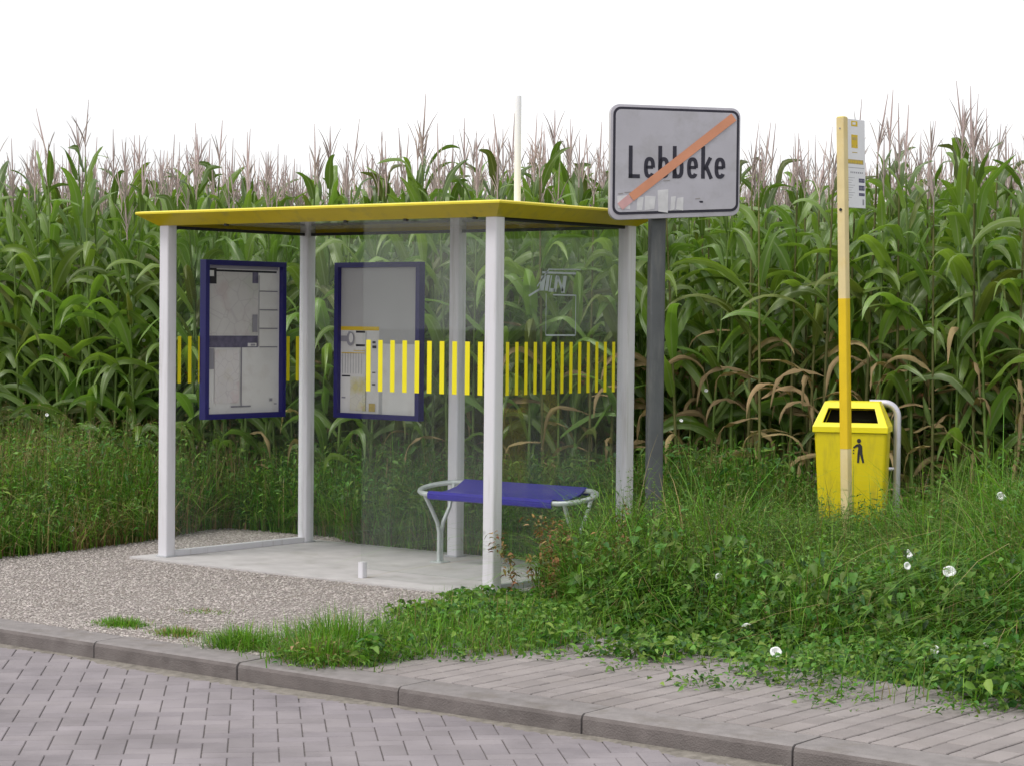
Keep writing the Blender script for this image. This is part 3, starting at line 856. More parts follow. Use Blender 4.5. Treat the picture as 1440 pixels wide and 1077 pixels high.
# ------------------------------------------------------------------ plant generators (numpy)
def blades(P, z0, h, w, bend, segs=4, az=None):
    """curved grass blades; arrays per blade"""
    n = len(P); az = rng.uniform(0, 2 * np.pi, n) if az is None else az
    d = np.stack([np.cos(az), np.sin(az), np.zeros(n)], 1); sd = np.stack([-np.sin(az), np.cos(az), np.zeros(n)], 1)
    T = np.linspace(0, 1, segs + 1)
    base = np.concatenate([P, np.full((n, 1), 1.0) * np.reshape(z0, (-1, 1))], 1)
    V = []
    for t in T:
        c = base + d * (h * bend * t ** 1.8)[:, None] + np.array([0, 0, 1.0]) * (h * (t - .55 * np.minimum(bend, 1.3) * t ** 2.6))[:, None]
        ww = (w * (1 - t) ** .75 + .0006)[:, None]
        V += [c - sd * ww / 2, c + sd * ww / 2]
    V = np.stack(V, 1); k = 2 * (segs + 1)
    f = np.array([(2 * i, 2 * i + 1, 2 * i + 3, 2 * i + 2) for i in range(segs)])
    F = (f[None] + k * np.arange(n)[:, None, None]).reshape(-1, 4)
    return V.reshape(-1, 3), F, np.repeat(np.arange(n), segs)
def leaves(C, L, wd, az, tilt, droop=.35, fold=.25, heart=False):
    """ovate leaves with a folded midrib; tilt 0 = horizontal, positive = tip up"""
    n = len(C)
    if heart: st = [(0, .55), (.12, .95), (.38, 1.0), (.72, .55), (1, .03)]
    else: st = [(0, .12), (.28, .9), (.6, .82), (1, .03)]
    d = np.stack([np.cos(az) * np.cos(tilt), np.sin(az) * np.cos(tilt), np.sin(tilt)], 1)
    s = np.stack([-np.sin(az), np.cos(az), np.zeros(n)], 1)
    roll = rng.normal(0, .5, n); u = np.cross(s, d) * -1
    s, u = s * np.cos(roll)[:, None] + u * np.sin(roll)[:, None], u * np.cos(roll)[:, None] - s * np.sin(roll)[:, None]
    u = np.where(u[:, 2:3] < 0, -u, u)
    V = []
    for t, w in st:
        c = C + d * (L * t)[:, None] - np.array([0, 0, 1.0]) * (L * droop * t * t)[:, None]
        hwid = (wd * w / 2)[:, None]
        V += [c - s * hwid + u * hwid * fold * 2, c, c + s * hwid + u * hwid * fold * 2]
    V = np.stack(V, 1); k = 3 * len(st); f = []
    for i in range(len(st) - 1):
        for j in (0, 1): f.append((3 * i + j, 3 * i + j + 1, 3 * i + j + 4, 3 * i + j + 3))
    F = (np.array(f)[None] + k * np.arange(n)[:, None, None]).reshape(-1, 4)
    return V.reshape(-1, 3), F, np.repeat(np.arange(n), len(f))

_g = rng.random((64, 64))
def noise2(P, s):
    q = P * s + 100; i = np.floor(q).astype(int); fr = q - i; fr = fr * fr * (3 - 2 * fr)
    g = lambda a, b: _g[a % 64, b % 64]
    x, y = i[:, 0], i[:, 1]
    return (g(x, y) * (1 - fr[:, 0]) + g(x + 1, y) * fr[:, 0]) * (1 - fr[:, 1]) + (g(x, y + 1) * (1 - fr[:, 0]) + g(x + 1, y + 1) * fr[:, 0]) * fr[:, 1]

def stuff(name, qm, mats):
    V, F, Mi, U = qm.arrays()
    me = mesh_from(name, V, F, Mi, mats, None, True)
    return tag(link(bpy.data.objects.new(name, me)), kind='stuff')

def pick(n, probs):
    return rng.choice(len(probs), n, p=np.array(probs) / sum(probs))

def weed_mass(name, poly, hfun, nblade, nleaf, nstem, mats_b, pb, mats_l, pl_, leaf=.035, z=-.03, bw=.007, patch=None, ear=0, lmin=.3):
    qm = QM(); mats = mats_b + mats_l + [M['stem'], M['grass_dry']]
    P = scatter(poly, nblade); h = hfun(P) * rng.uniform(.45, 1.2, nblade)
    V, F, ow = blades(P, z, h, rng.uniform(.5, 1.3, nblade) * bw, rng.gamma(2.0, .28, nblade), 4)
    k = pick(nblade, pb)
    if patch is not None:
        dry = rng.random(nblade) < patch(P); k = np.where(dry, len(mats_b) - 1, k)
    qm.add(V, F, k[ow])
    if nleaf:
        P = scatter(poly, nleaf); H = hfun(P); zz = z + H * (1 - rng.random(nleaf) ** 1.6 * .95) * rng.uniform(.75, 1.05, nleaf)
        C = np.concatenate([P, zz[:, None]], 1)
        L = leaf * rng.uniform(.5, 1.7, nleaf)
        V, F, ow = leaves(C, L * 1.25, L * rng.uniform(.2, .55, nleaf), rng.uniform(0, 6.283, nleaf), rng.normal(.35, .55, nleaf))
        nz = noise2(P, 2.2)
        k = np.where(nz + rng.normal(0, .18, nleaf) > .5, 0, 1)
        k = np.where(rng.random(nleaf) < pl_[2] / sum(pl_), 2, k)
        qm.add(V, F, k[ow] + len(mats_b))
    if nstem:
        P = scatter(poly, nstem); h = hfun(P) * rng.uniform(.8, 1.35, nstem)
        V, F, ow = blades(P, z, h, np.full(nstem, .0045), rng.gamma(2, .15, nstem), 5)
        qm.add(V, F, len(mats_b) + len(mats_l) + (rng.random(nstem) < .5).astype(int)[ow])
    if ear:
        # feathery seed heads at the top of long stems
        P = scatter(poly, ear); h = hfun(P) * rng.uniform(.95, 1.35, ear); az = rng.uniform(0, 6.28, ear); bd = rng.uniform(.1, .5, ear)
        V, F, ow = blades(P, z, h, np.full(ear, .003), bd, 5, az)
        qm.add(V, F, len(mats) - 2)
        tip = np.stack([P[:, 0] + np.cos(az) * h * bd, P[:, 1] + np.sin(az) * h * bd, z + h * (1 - .55 * bd)], 1)
        r = 14; C = np.repeat(tip, r, 0) + rng.normal(0, 1, (ear * r, 3)) * np.array([.012, .012, .035]) - np.array([0, 0, .03])
        L = rng.uniform(.008, .022, ear * r)
        V, F, ow = leaves(C, L, L * .25, rng.uniform(0, 6.28, ear * r), rng.normal(.8, .4, ear * r))
        qm.add(V, F, len(mats) - 1)
    return stuff(name, qm, mats)

def herbs(qm, P, H, ks, mis, leaf, ratio, step=.028, pair=2):
    """leafy stems: leaves in pairs up each stem, smaller to the top"""
    n = len(P); az = rng.uniform(0, 6.283, n); bd = rng.uniform(.02, .38, n)
    V, F, ow = blades(P, -.03, H, np.full(n, .005), bd, 4, az); qm.add(V, F, ks)
    for t in np.arange(.22, 1.0, .075):
        for q in range(pair):
            m = rng.random(n) < .92
            c = np.stack([P[:, 0] + np.cos(az) * H * bd * t ** 1.8, P[:, 1] + np.sin(az) * H * bd * t ** 1.8, -.03 + H * (t - .55 * bd * t ** 2.6)], 1)[m]
            k = len(c); L = leaf * rng.uniform(.65, 1.3, k) * (1.25 - .75 * t)
            V, F, ow = leaves(c, L, L * ratio * rng.uniform(.75, 1.25, k), t * 21 + q * 3.14 + az[m] + rng.normal(0, .5, k), rng.normal(.35, .3, k), droop=.5)
            V = V; qm.add(V, F, np.asarray(mis)[m][ow] if not np.isscalar(mis) else mis)

def lat(P):   # sideways distance measured from the camera's line of sight
    return ((P[:, 0] - CAM[0]) * .785 + (P[:, 1] - CAM[1]) * .62)

def hLW(P):
    e = np.clip((-3.5 - P[:, 0]) / 1.1, 0, 1); e2 = np.clip((P[:, 1] - .2) / 1.6, 0, 1) * np.clip((-3.5 - P[:, 0]) / .4, 0, 1)
    return (.26 + .48 * np.maximum(e, e2 * .8)) * (.78 + .4 * noise2(P, 1.6))
# tall weeds of the bank beside and behind the shelter's open end
R_poly = [(.30, .02), (.62, -.18), (1.15, -.62), (1.6, -.80), (2.3, -.75), (3.1, -.75), (4.2, -.70), (6.5, -.6), (7.2, 4.6), (1.5, 3.8), (.30, 3.3)]
def hR(P):
    x, y = P[:, 0], P[:, 1]
    edge = np.clip((y - (-.80 + .03 * x)) / .32, 0, 1); edge2 = np.clip((x - .25) / .6, 0, 1)
    h = .16 + .36 * edge * (.35 + .65 * edge2)
    l = lat(P)
    h += .34 * np.clip((l - 2.15) / .9, 0, 1) + .13 * np.exp(-(((x - .80) / .5) ** 2 + ((y - .4) / .6) ** 2))
    h -= .02 * np.exp(-((l - 2.0) / .40) ** 2)
    return h * (.58 + .40 * noise2(P, 1.9) + .46 * noise2(P, 4.6))
vis_R = [(.30, .02), (.62, -.18), (1.15, -.62), (1.6, -.80), (2.3, -.75), (3.1, -.75), (4.2, -.70), (5.2, -.65), (3.9, 2.5), (2.6, 3.2), (.30, 2.4)]
weed_mass('weeds', vis_R, lambda P: hR(P) * .92, 46000, 18000, 900, [M['grass_a'], M['grass_b'], M['grass_dry']], (.5, .42, .06), [M['leaf_a'], M['leaf_b'], M['leaf_c']], (1, 1, .25), .030, bw=.0105,
          patch=lambda P: .04 + .14 * (noise2(P, 2.6) > .70), ear=160)
weed_mass('weeds', [(3.9, 2.5), (5.2, -.65), (7.2, -.6), (7.2, 4.6), (2.6, 3.4), (2.6, 3.2)], hR, 7000, 7000, 200, [M['grass_a'], M['grass_b'], M['grass_dry']], (.6, .32, .08), [M['leaf_a'], M['leaf_b'], M['leaf_c']], (1, 1, .35), .04)
qm = QM()
P = scatter([(.40, -.02), (.75, -.25), (1.2, -.66), (1.7, -.80), (2.4, -.74), (3.2, -.74), (4.8, -.80), (4.6, .9), (3.6, 1.6), (2.3, 1.7), (.5, 1.6)], 7000)
nz = noise2(P, 1.7); P = P[(nz + rng.normal(0, .12, len(P)) > .36)]; n = len(P)
sp = (noise2(P, 1.1) > .52).astype(int)
herbs(qm, P[sp == 0], hR(P[sp == 0]) * rng.uniform(.7, 1.18, (sp == 0).sum()), 3, pick((sp == 0).sum(), (.55, .3, .15)), .058, .42)
herbs(qm, P[sp == 1], hR(P[sp == 1]) * rng.uniform(.7, 1.25, (sp == 1).sum()), 3, pick((sp == 1).sum(), (.25, .65, .10)), .034, .30, pair=3)
stuff('undergrowth', qm, [M['leaf_a'], M['leaf_b'], M['leaf_c'], M['stem']])
qm = QM()
P = scatter([(-3.6, -.7), (-3.65, .5), (-4.05, 1.6), (-3.0, 1.9), (.25, 1.7), (.3, 2.6), (-4.1, 2.2), (-7.0, .9), (-5.0, -1.2)], 1500)
herbs(qm, P, np.where(P[:, 1] > 1.55, .5, np.clip(hLW(P), .2, .8)) * rng.uniform(.6, 1.2, len(P)), 3, pick(len(P), (.45, .4, .15)), .05, .36)
stuff('undergrowth', qm, [M['leaf_a'], M['leaf_b'], M['leaf_c'], M['stem']])
qm = QM()
P = scatter([(.40, -.02), (.75, -.25), (1.2, -.66), (1.7, -.80), (2.4, -.74), (3.2, -.74), (4.8, -.80), (4.6, .9), (3.6, 1.6), (2.3, 1.7), (.5, 1.6)], 9000)
P = P[noise2(P, 2.4) + rng.normal(0, .15, len(P)) > .42]; n = len(P)
V, F, ow = blades(P, -.03, hR(P) * rng.uniform(1.0, 1.75, n), rng.uniform(.006, .011, n), rng.gamma(3.6, .26, n), 6)
qm.add(V, F, pick(n, (.3, .6, .10))[ow])
stuff('grass', qm, [M['grass_a'], M['grass_b'], M['grass_dry']])
# broad leaved creepers on the front slope of the bank
qm = QM()
F_poly = [(.9, -.45), (1.5, -1.0), (2.4, -1.15), (3.2, -1.25), (5.4, -1.35), (5.4, -.2), (1.6, -.2)]
P = scatter(F_poly, 6500)
top = np.clip((P[:, 1] + 1.0 + .3 * np.clip((P[:, 0] - 2.5) / 1.2, 0, 1)) / .5, 0.03, 1)
zz = -.02 + rng.random(len(P)) ** .8 * hR(P) * top * .95 + .02
nz = noise2(P, 3.0)
keep = rng.random(len(P)) < (.35 + nz + np.clip((P[:, 0] - 2.6) / 1.2, 0, .6))
P, zz = P[keep], zz[keep]; n = len(P)
L = rng.uniform(.028, .060, n)
V, F, ow = leaves(np.concatenate([P, zz[:, None]], 1), L, L * rng.uniform(.6, .95, n), rng.normal(R(-75), 1.0, n), rng.normal(-.25, .45, n), heart=True)
qm.add(V, F, pick(n, (.5, .3, .2))[ow])
stuff('foliage', qm, [M['leaf_a'], M['leaf_b'], M['leaf_c']])
# low ground cover between bank and pavement
L_poly = [(.12, -.22), (.18, -.62), (.55, -1.50), (.66, -1.75), (1.10, -2.30), (1.28, -2.60), (1.28, -2.25), (1.5, -1.82), (1.95, -1.52), (2.5, -1.45), (2.95, -1.72), (3.3, -1.80), (3.7, -1.70), (4.3, -1.58), (6, -1.45), (6, -.55), (2.2, -.65), (.9, -.15)]
def hL(P):
    x, y = P[:, 0], P[:, 1]
    h = .07 + .05 * noise2(P, 2.7)
    h += .10 * np.exp(-(((x - 1.0) / .55) ** 2 + ((y + 1.7) / .9) ** 2))
    h += .16 * np.clip((x - 2.4) / 1.5, 0, 1)
    return h
qm = QM()
n = 15000; P = scatter(L_poly, n); dens = noise2(P, 2.3)
keep = rng.random(n) < np.clip(1.5 * dens + .45 * (P[:, 0] < 1.6), 0, 1) * np.where(P[:, 0] < 1.55, 1, .16); P = P[keep]; n = len(P)
V, F, ow = blades(P, -.025, hL(P) * rng.uniform(.5, 1.5, n), rng.uniform(.003, .007, n), rng.gamma(2, .35, n), 4); qm.add(V, F, pick(n, (.35, .55, .10))[ow])
n = 21000; P = scatter(L_poly, n); dens = noise2(P, 2.9) - .55 * np.exp(-(((P[:, 0] - 2.0) / .9) ** 2 + ((P[:, 1] + .95) / .18) ** 2)); keep = rng.random(n) < np.clip(2.2 * dens - .25, .06, 1); P = P[keep]; n = len(P)
C = np.concatenate([P, (-.02 + hL(P) * rng.random(n) * .9)[:, None]], 1); L = rng.uniform(.015, .045, n) * (1 + .5 * (noise2(P, 1.6) > .55))
V, F, ow = leaves(C, L, L * rng.uniform(.4, .75, n), rng.uniform(0, 6.28, n), rng.normal(.15, .4, n)); qm.add(V, F, 3 + pick(n, (.35, .45, .2))[ow])
# little sprigs straying on to the pavement
for (cx, cy, r, k) in ((2.2, -1.72, .18, 60), (2.75, -1.85, .22, 130), (3.35, -1.85, .25, 120), (3.9, -1.70, .2, 90), (1.75, -1.75, .12, 50), (1.5, -2.05, .1, 50), (4.3, -1.62, .2, 70), (1.05, -2.60, .15, 60)):
    P = np.array([cx, cy]) + rng.normal(0, r / 2, (k, 2)); C = np.concatenate([P, rng.uniform(-.012, .035, (k, 1))], 1); L = rng.uniform(.015, .04, k)
    V, F, ow = leaves(C, L, L * .55, rng.uniform(0, 6.28, k), rng.normal(.15, .4, k)); qm.add(V, F, 3 + pick(k, (.4, .4, .2))[ow])
stuff('ground_cover', qm, [M['grass_a'], M['grass_b'], M['grass_dry'], M['leaf_a'], M['leaf_b'], M['leaf_c']])
# left verge
LW = [(-3.55, -1.0), (-3.58, -.1), (-3.70, .6), (-4.0, 1.55), (-3.95, 2.3), (-8.0, .85), (-7.4, -.6), (-5.4, -1.9), (-4.0, -1.5)]
weed_mass('weeds', LW, hLW, 30000, 17000, 600, [M['grass_a'], M['grass_b'], M['grass_dry']], (.5, .38, .10), [M['leaf_a'], M['leaf_b'], M['leaf_c']], (1, 1, .3), .035,
          patch=lambda P: .12 + .45 * (noise2(P, 1.4) > .50), ear=900, bw=.0115)
# behind the shelter
BW = [(-4.05, 1.75), (-2.9, 1.78), (-2.5, 1.56), (.30, 1.56), (.40, 3.35), (-4.05, 2.35)]
def hBW(P):
    return (.30 + .38 * np.clip((P[:, 1] - 1.55) / .8, 0, 1)) * (.8 + .4 * noise2(P, 1.9))
weed_mass('weeds', BW, hBW, 20000, 13000, 500, [M['grass_a'], M['grass_b'], M['grass_dry']], (.6, .34, .06), [M['leaf_a'], M['leaf_b'], M['leaf_c']], (1, 1, .5), .04,
          patch=lambda P: .05 + .15 * (noise2(P, 2.4) > .6), ear=60, bw=.0115)

# separate grass tufts near the kerb
def tuft(label, x, y, r, h, n, mats, probs, extra_leaf=0):
    P = rng.normal(0, r / 2, (n, 2)) * np.array([1.25, .75])
    az = np.arctan2(P[:, 1], P[:, 0]) + rng.normal(0, .8, n)
    fall = np.exp(-(P ** 2).sum(1) / (r * r))
    V, F, ow = blades(P, 0, h * rng.uniform(.4, 1.15, n) * (.45 + .55 * fall), rng.uniform(.003, .007, n), rng.gamma(2.2, .3, n), 4, az)
    qm = QM(); qm.add(V, F, pick(n, probs)[ow])
    if extra_leaf:
        k = extra_leaf; P = rng.normal(0, r / 2, (k, 2)); C = np.concatenate([P, rng.uniform(.005, h * .6, (k, 1))], 1); L = rng.uniform(.015, .04, k)
        V, F, ow = leaves(C, L, L * .5, rng.uniform(0, 6.28, k), rng.normal(.2, .4, k)); qm.add(V, F, pick(k, probs)[ow])
    V, F, Mi, U = qm.arrays()
    me = mesh_from('grass_tuft', V, F, Mi, mats)
    o = link(bpy.data.objects.new('grass_tuft', me)); o.location = (x, y, -.018)
    return tag(o, label, 'grass tuft', 'grass tufts on the gravel by the kerb')
gm = [M['grass_b'], M['grass_a'], M['grass_dry']]
tuft('small flat moss-green grass tuft farthest from the pavement, on the gravel by the kerb', -.60, -2.33, .13, .07, 600, gm, (.7, .25, .05))
tuft('low yellowish grass tuft on the gravel, second along the kerb from the road end', -.14, -2.36, .14, .06, 480, gm, (.5, .2, .3))
tuft('thin flat strip of grass in the middle of the gravel', -.66, -1.68, .16, .025, 300, gm, (.4, .3, .3))
tuft('spiky bright green grass tuft on the gravel, third along the kerb', .42, -2.46, .17, .16, 800, gm, (.65, .3, .05))
tuft('leafy grass tuft overhanging the kerb where the pavement blocks begin', .98, -2.52, .21, .18, 950, gm, (.5, .3, .2), 260)
tuft('large upright grass tuft in front of the kerb-side weeds', .80, -2.18, .32, .25, 1300, gm, (.6, .35, .05))

# reddish dry dock beside the shelter post
qm = QM()
n = 26; P = rng.normal(0, .13, (n, 2)); h = rng.uniform(.30, .58, n); az = rng.uniform(0, 6.28, n); bd = rng.uniform(.05, .45, n)
V, F, ow = blades(P, 0, h, np.full(n, .006), bd, 5, az); qm.add(V, F, 1)
for t in np.linspace(.35, 1, 9):
    k = 7; c = np.stack([P[:, 0] + np.cos(az) * h * bd * t ** 1.8, P[:, 1] + np.sin(az) * h * bd * t ** 1.8, h * (t - .55 * bd * t ** 2.6)], 1)
    C = np.repeat(c, k, 0) + rng.normal(0, .014, (n * k, 3)); L = rng.uniform(.012, .035, n * k)
    V, F, ow = leaves(C, L, L * .45, rng.uniform(0, 6.28, n * k), rng.normal(.1, .6, n * k)); qm.add(V, F, pick(n * k, (.65, .2, .15))[ow])
V, F, Mi, U = qm.arrays()
o = link(bpy.data.objects.new('dry_weed', mesh_from('dry_weed', V, F, Mi, [M['weed_brown'], M['stem'], M['grass_dry']])))
o.location = (.76, -.14, -.03); o.scale = (1.15, 1.15, 1.1); tag(o, 'dried reddish brown weed clump beside the near post of the shelter', 'dry weed')

def px_ray(u, v):
    f, pitch, roll = 3066.263, .0284729, .0101414
    th = .668636; dx, dy = u - 720, v - 538.5; cr, sr = math.cos(roll), math.sin(roll)
    a_ = dx * cr + dy * sr; b_ = -dx * sr + dy * cr; c, s = math.cos(pitch), math.sin(pitch)
    d = (a_ / f, c - s * b_ / f, -s - c * b_ / f); ca, sa = math.cos(th), math.sin(th)
    return Vector((d[0] * ca - d[1] * sa, d[0] * sa + d[1] * ca, d[2]))
# ------------------------------------------------------------------ corn
def corn_leaf(qm, z0, az, L, wd, th0, droop, mi, twist, wav, base_r=.012, segs=11):
    s = np.linspace(0, 1, segs + 1)
    kk = rng.uniform(.5, 1.3) if rng.random() < .45 else 0.0
    sk = rng.uniform(.3, .7)
    th = np.minimum(th0 + droop * (1 - .35 * min(kk, 1)) * s ** 1.55 + kk * np.clip((s - sk) / .1, 0, 1), 3.0)                 # angle from vertical along the blade
    ds = L / segs
    r = np.concatenate([[0], np.cumsum(np.sin((th[:-1] + th[1:]) / 2) * ds)]) + base_r
    z = np.concatenate([[0], np.cumsum(np.cos((th[:-1] + th[1:]) / 2) * ds)]) + z0
    azs = az + twist * s ** 1.5
    x = np.cumsum(np.concatenate([[r[0] * math.cos(az)], np.diff(r) * np.cos(azs[1:])])); y = np.cumsum(np.concatenate([[r[0] * math.sin(az)], np.diff(r) * np.sin(azs[1:])]))
    w = wd * np.clip(.42 + 2.6 * s, 0, 1) * np.clip((1 - s) / .62, 0, 1) ** .7 + .001
    tx, ty, tz = np.cos(azs) * np.sin(th), np.sin(azs) * np.sin(th), np.cos(th)
    T = np.stack([tx, ty, tz], 1); S = np.stack([-np.sin(azs), np.cos(azs), 0 * s], 1)
    roll = rng.normal(0, .45) + rng.normal(0, 1.3) * s
    Nn = np.cross(T, S)
    Nn = -Nn
    S2 = S * np.cos(roll)[:, None] + Nn * np.sin(roll)[:, None]; N2 = Nn * np.cos(roll)[:, None] - S * np.sin(roll)[:, None]
    C = np.stack([x, y, z], 1)
    ph = rng.uniform(0, 6.28); fq = rng.uniform(14, 24)
    wv1 = wav * np.sin(fq * s + ph) * w; wv2 = wav * np.sin(fq * s * 1.1 + ph + 1.7) * w
    foldv = .30 * (1 - .7 * s)
    a_ = C - S2 * (w / 2)[:, None] + N2 * (w * foldv + wv1)[:, None]
    b_ = C + S2 * (w / 2)[:, None] + N2 * (w * foldv + wv2)[:, None]
    a5 = C - S2 * (w * .22)[:, None] + N2 * (w * foldv * .3)[:, None]; b5 = C + S2 * (w * .22)[:, None] + N2 * (w * foldv * .3)[:, None]
    V = np.stack([a_, a5, C, b5, b_], 1).reshape(-1, 3)
    U = np.stack([np.stack([np.full_like(s, q_), s], 1) for q_ in (0, .28, .5, .72, 1)], 1).reshape(-1, 2)
    F = [(5 * i + j, 5 * i + j + 1, 5 * i + j + 6, 5 * i + j + 5) for i in range(segs) for j in range(4)]
    qm.add(V, F, mi, U)

def np_tube(qm, path, rad, n, mi):
    P = np.array(path); k = len(P); vs = []
    for i in range(k):
        t = P[min(i + 1, k - 1)] - P[max(i - 1, 0)]; t /= np.linalg.norm(t)
        ref = np.array([1., 0, 0]) if abs(t[0]) < .8 else np.array([0, 1., 0])
        u = np.cross(t, ref); u /= np.linalg.norm(u); w = np.cross(t, u)
        for j in range(n):
            an = 2 * np.pi * j / n; vs.append(P[i] + (u * np.cos(an) + w * np.sin(an)) * rad[i])
    F = [(i * n + j, i * n + (j + 1) % n, (i + 1) * n + (j + 1) % n, (i + 1) * n + j) for i in range(k - 1) for j in range(n)]
    qm.add(vs, F, mi)

def corn_variant(dry):   # dry: 0 green, 1 mixed, 2 with dead lower leaves
    """returns dict part -> (V,F,Mi,U)"""
    H = rng.uniform(2.46, 2.68)
    out = {}
    q_ = QM(); lx, ly = rng.normal(0, .03, 2)
    zz = np.linspace(0, H, 13)
    path = [(lx * (z / H) ** 2, ly * (z / H) ** 2, z) for z in zz]
    rad = [0.0130 * (1 - .55 * z / H) * (1.12 if i % 2 else 1) for i, z in enumerate(zz)]
    np_tube(q_, path, rad, 7, 0); out['stalk'] = q_.arrays()
    q_ = QM(); nl = 17; az0 = rng.uniform(0, 6.28)
    for i in range(nl):
        f = i / (nl - 1); z = .25 + (H - .36) * f ** .95
        az = az0 + (math.pi if i % 2 else 0) + rng.normal(0, .35)
        L = (.44 + .36 * math.sin(math.pi * min(1, f * .85 + .12))) * rng.uniform(.82, 1.15)
        wd = (.062 + .026 * math.sin(math.pi * f)) * rng.uniform(.85, 1.15)
        th0 = R(rng.uniform(20, 50)) * (1.15 - .55 * f); droop = R(rng.uniform(80, 155)) * (1.1 - .25 * f)
        if f > .72: droop *= rng.uniform(.30, .95); th0 *= .7; L *= rng.uniform(.65, .92)
        mi = 0
        if i < 2 and (dry or rng.random() < .3): mi = 1
        elif i < 8 and rng.random() < (0, .25, .8)[dry]: mi = 1
        elif i < 10 and rng.random() < (.05, .12, .35)[dry]: mi = 2 if rng.random() < .6 else 1
        elif rng.random() < .05: mi = 2
        if mi == 1: droop *= 1.5; wd *= .5; th0 = R(rng.uniform(40, 95)); L *= rng.uniform(.5, .8)
        lf = (z / H) ** 2
        n0 = q_.n
        corn_leaf(q_, z, az, L, wd, th0, min(droop, R(165)), mi, rng.normal(0, .35), rng.uniform(.05, .14) * (2.2 if mi == 1 else 1))
        q_.V[-1][:, 0] += lx * lf; q_.V[-1][:, 1] += ly * lf
    out['foliage'] = q_.arrays()
    q_ = QM(); tl = rng.uniform(.26, .44)
    bx_, by_ = lx, ly
    tip = (bx_ + rng.normal(0, .02), by_ + rng.normal(0, .02), H + tl + .08)
    np_tube(q_, [(bx_, by_, H - .02), (bx_, by_, H + .10), ((bx_ + tip[0]) / 2, (by_ + tip[1]) / 2, H + .10 + tl * .45), tip], [.006, .005, .0062, .002], 4, 0)
    nb = rng.integers(6, 11)
    for i in range(nb):
        az = rng.uniform(0, 6.28); L = rng.uniform(.12, .25); sp = rng.uniform(.08, .38); z = H + .04 + .12 * i / nb
        pts = []
        for t in (0, .35, .7, 1):
            rr_ = L * (sp * t + .15 * t * t); pts.append((bx_ + rr_ * math.cos(az), by_ + rr_ * math.sin(az), z + L * (t - .30 * sp * t * t)))
        np_tube(q_, pts, [.002, .0038, .0036, .001], 3, 0)
    out['tassel'] = q_.arrays()
    q_ = QM(); ez = rng.uniform(.95, 1.2); az = az0 + rng.choice([0, math.pi]) + rng.normal(0, .3)
    dx_, dy_ = math.cos(az), math.sin(az); pts = []; el = rng.uniform(.20, .27); tl_ = R(rng.uniform(14, 30))
    for t in np.linspace(0, 1, 7): pts.append((dx_ * (.018 + el * t * math.sin(tl_)), dy_ * (.018 + el * t * math.sin(tl_)), ez + el * t * math.cos(tl_)))
    np_tube(q_, pts, [.009, .018, .022, .022, .018, .011, .004], 7, 0)
    e = pts[-1]
    for k in range(7):
        np_tube(q_, [e, (e[0] + dx_ * .02 + rng.normal(0, .015), e[1] + dy_ * .02 + rng.normal(0, .015), e[2] + .02), (e[0] + dx_ * .04 + rng.normal(0, .02), e[1] + dy_ * .04 + rng.normal(0, .02), e[2] - .02)], [.003, .002, .001], 3, 1)
    out['ear'] = q_.arrays()
    return out
PM = {'stalk': [M['stalk']], 'foliage': [M['corn_leaf'], M['corn_dry'], M['corn_yellowing']], 'tassel': [M['tassel']], 'ear': [M['husk'], M['silk']]}
PMD = dict(PM); PMD['stalk'] = [M['stalk_dry']]
variants = []
for k in range(18):
    dry = 0 if k < 8 else (1 if k < 12 else 2)
    v = corn_variant(dry); meshes = {}
    for part, (V, F, Mi, U) in v.items():
        meshes[part] = mesh_from('corn_' + part, V, F, Mi, (PMD if dry == 2 else PM)[part], U)
    variants.append((v, meshes, dry))

P0 = np.array([1.48, 3.98]); E_ = np.array([.9555, .2952]); N_ = np.array([-.2952, .9555])
plants = []
for row in range(14):
    n0 = 0
    s = -13.0 + rng.uniform(0, .15)
    while s < 9:
        p = P0 + E_ * s + N_ * (row * .55 + rng.normal(0, .06)); s += .135 + rng.normal(0, .02)
        plants.append((row, p[0], p[1]))
info = []
fwd = np.array([-.62, .7847])
for (row, x, y) in plants:
    rel = np.array([x - CAM[0], y - CAM[1]]); d = rel @ fwd; l = rel @ np.array([.7847, .62])
    u = l / d; info.append((row, x, y, d, u, abs(u) < .247))
near = [q_ for q_ in info if abs(q_[4]) < .45 and (q_[0] < 9 or abs(q_[4]) < .3)]
inview = sorted([q_ for q_ in near if q_[5]], key=lambda q_: q_[0] * 100 + q_[3])
single = inview[:300]; ids = set((q_[1], q_[2]) for q_ in single)
rest = [q_ for q_ in near if (q_[1], q_[2]) not in ids]
G = 'corn plants standing in rows behind the bus shelter'
for (row, x, y, d, u, iv) in single:
    # edge rows on the open side carry more dead lower leaves
    if u > .03: dry = random.choices((0, 1, 2), ((.2, .25, .55) if row == 0 else (.3, .4, .3)))[0]
    else: dry = random.choices((0, 1, 2), ((.7, .25, .05) if row == 0 else (.6, .3, .1)))[0]
    v, meshes, dr = random.choice([q_ for q_ in variants if q_[2] == dry])
    e = empty('corn_plant', (x, y, -.035), random.uniform(0, 6.283))
    e.rotation_euler = (random.gauss(0, .03), random.gauss(0, .03), random.uniform(0, 6.283))
    sc = random.gauss(1.0, .036) * (1.0 + .03 * math.sin(x * 1.7)); e.scale = (sc, sc, sc)
    if row == 0:
        tag(e, 'corn plant with dried brown lower leaves in the front row' if dry == 2 else 'corn plant with green lower leaves in the front row', 'corn plant', G)
    else:
        tag(e, 'corn plant behind the front row, its upper leaves and tassel showing', 'corn plant', G)
    for part, me in meshes.items():
        if part == 'ear' and random.random() < .45: continue
        link(bpy.data.objects.new(part, me), e)
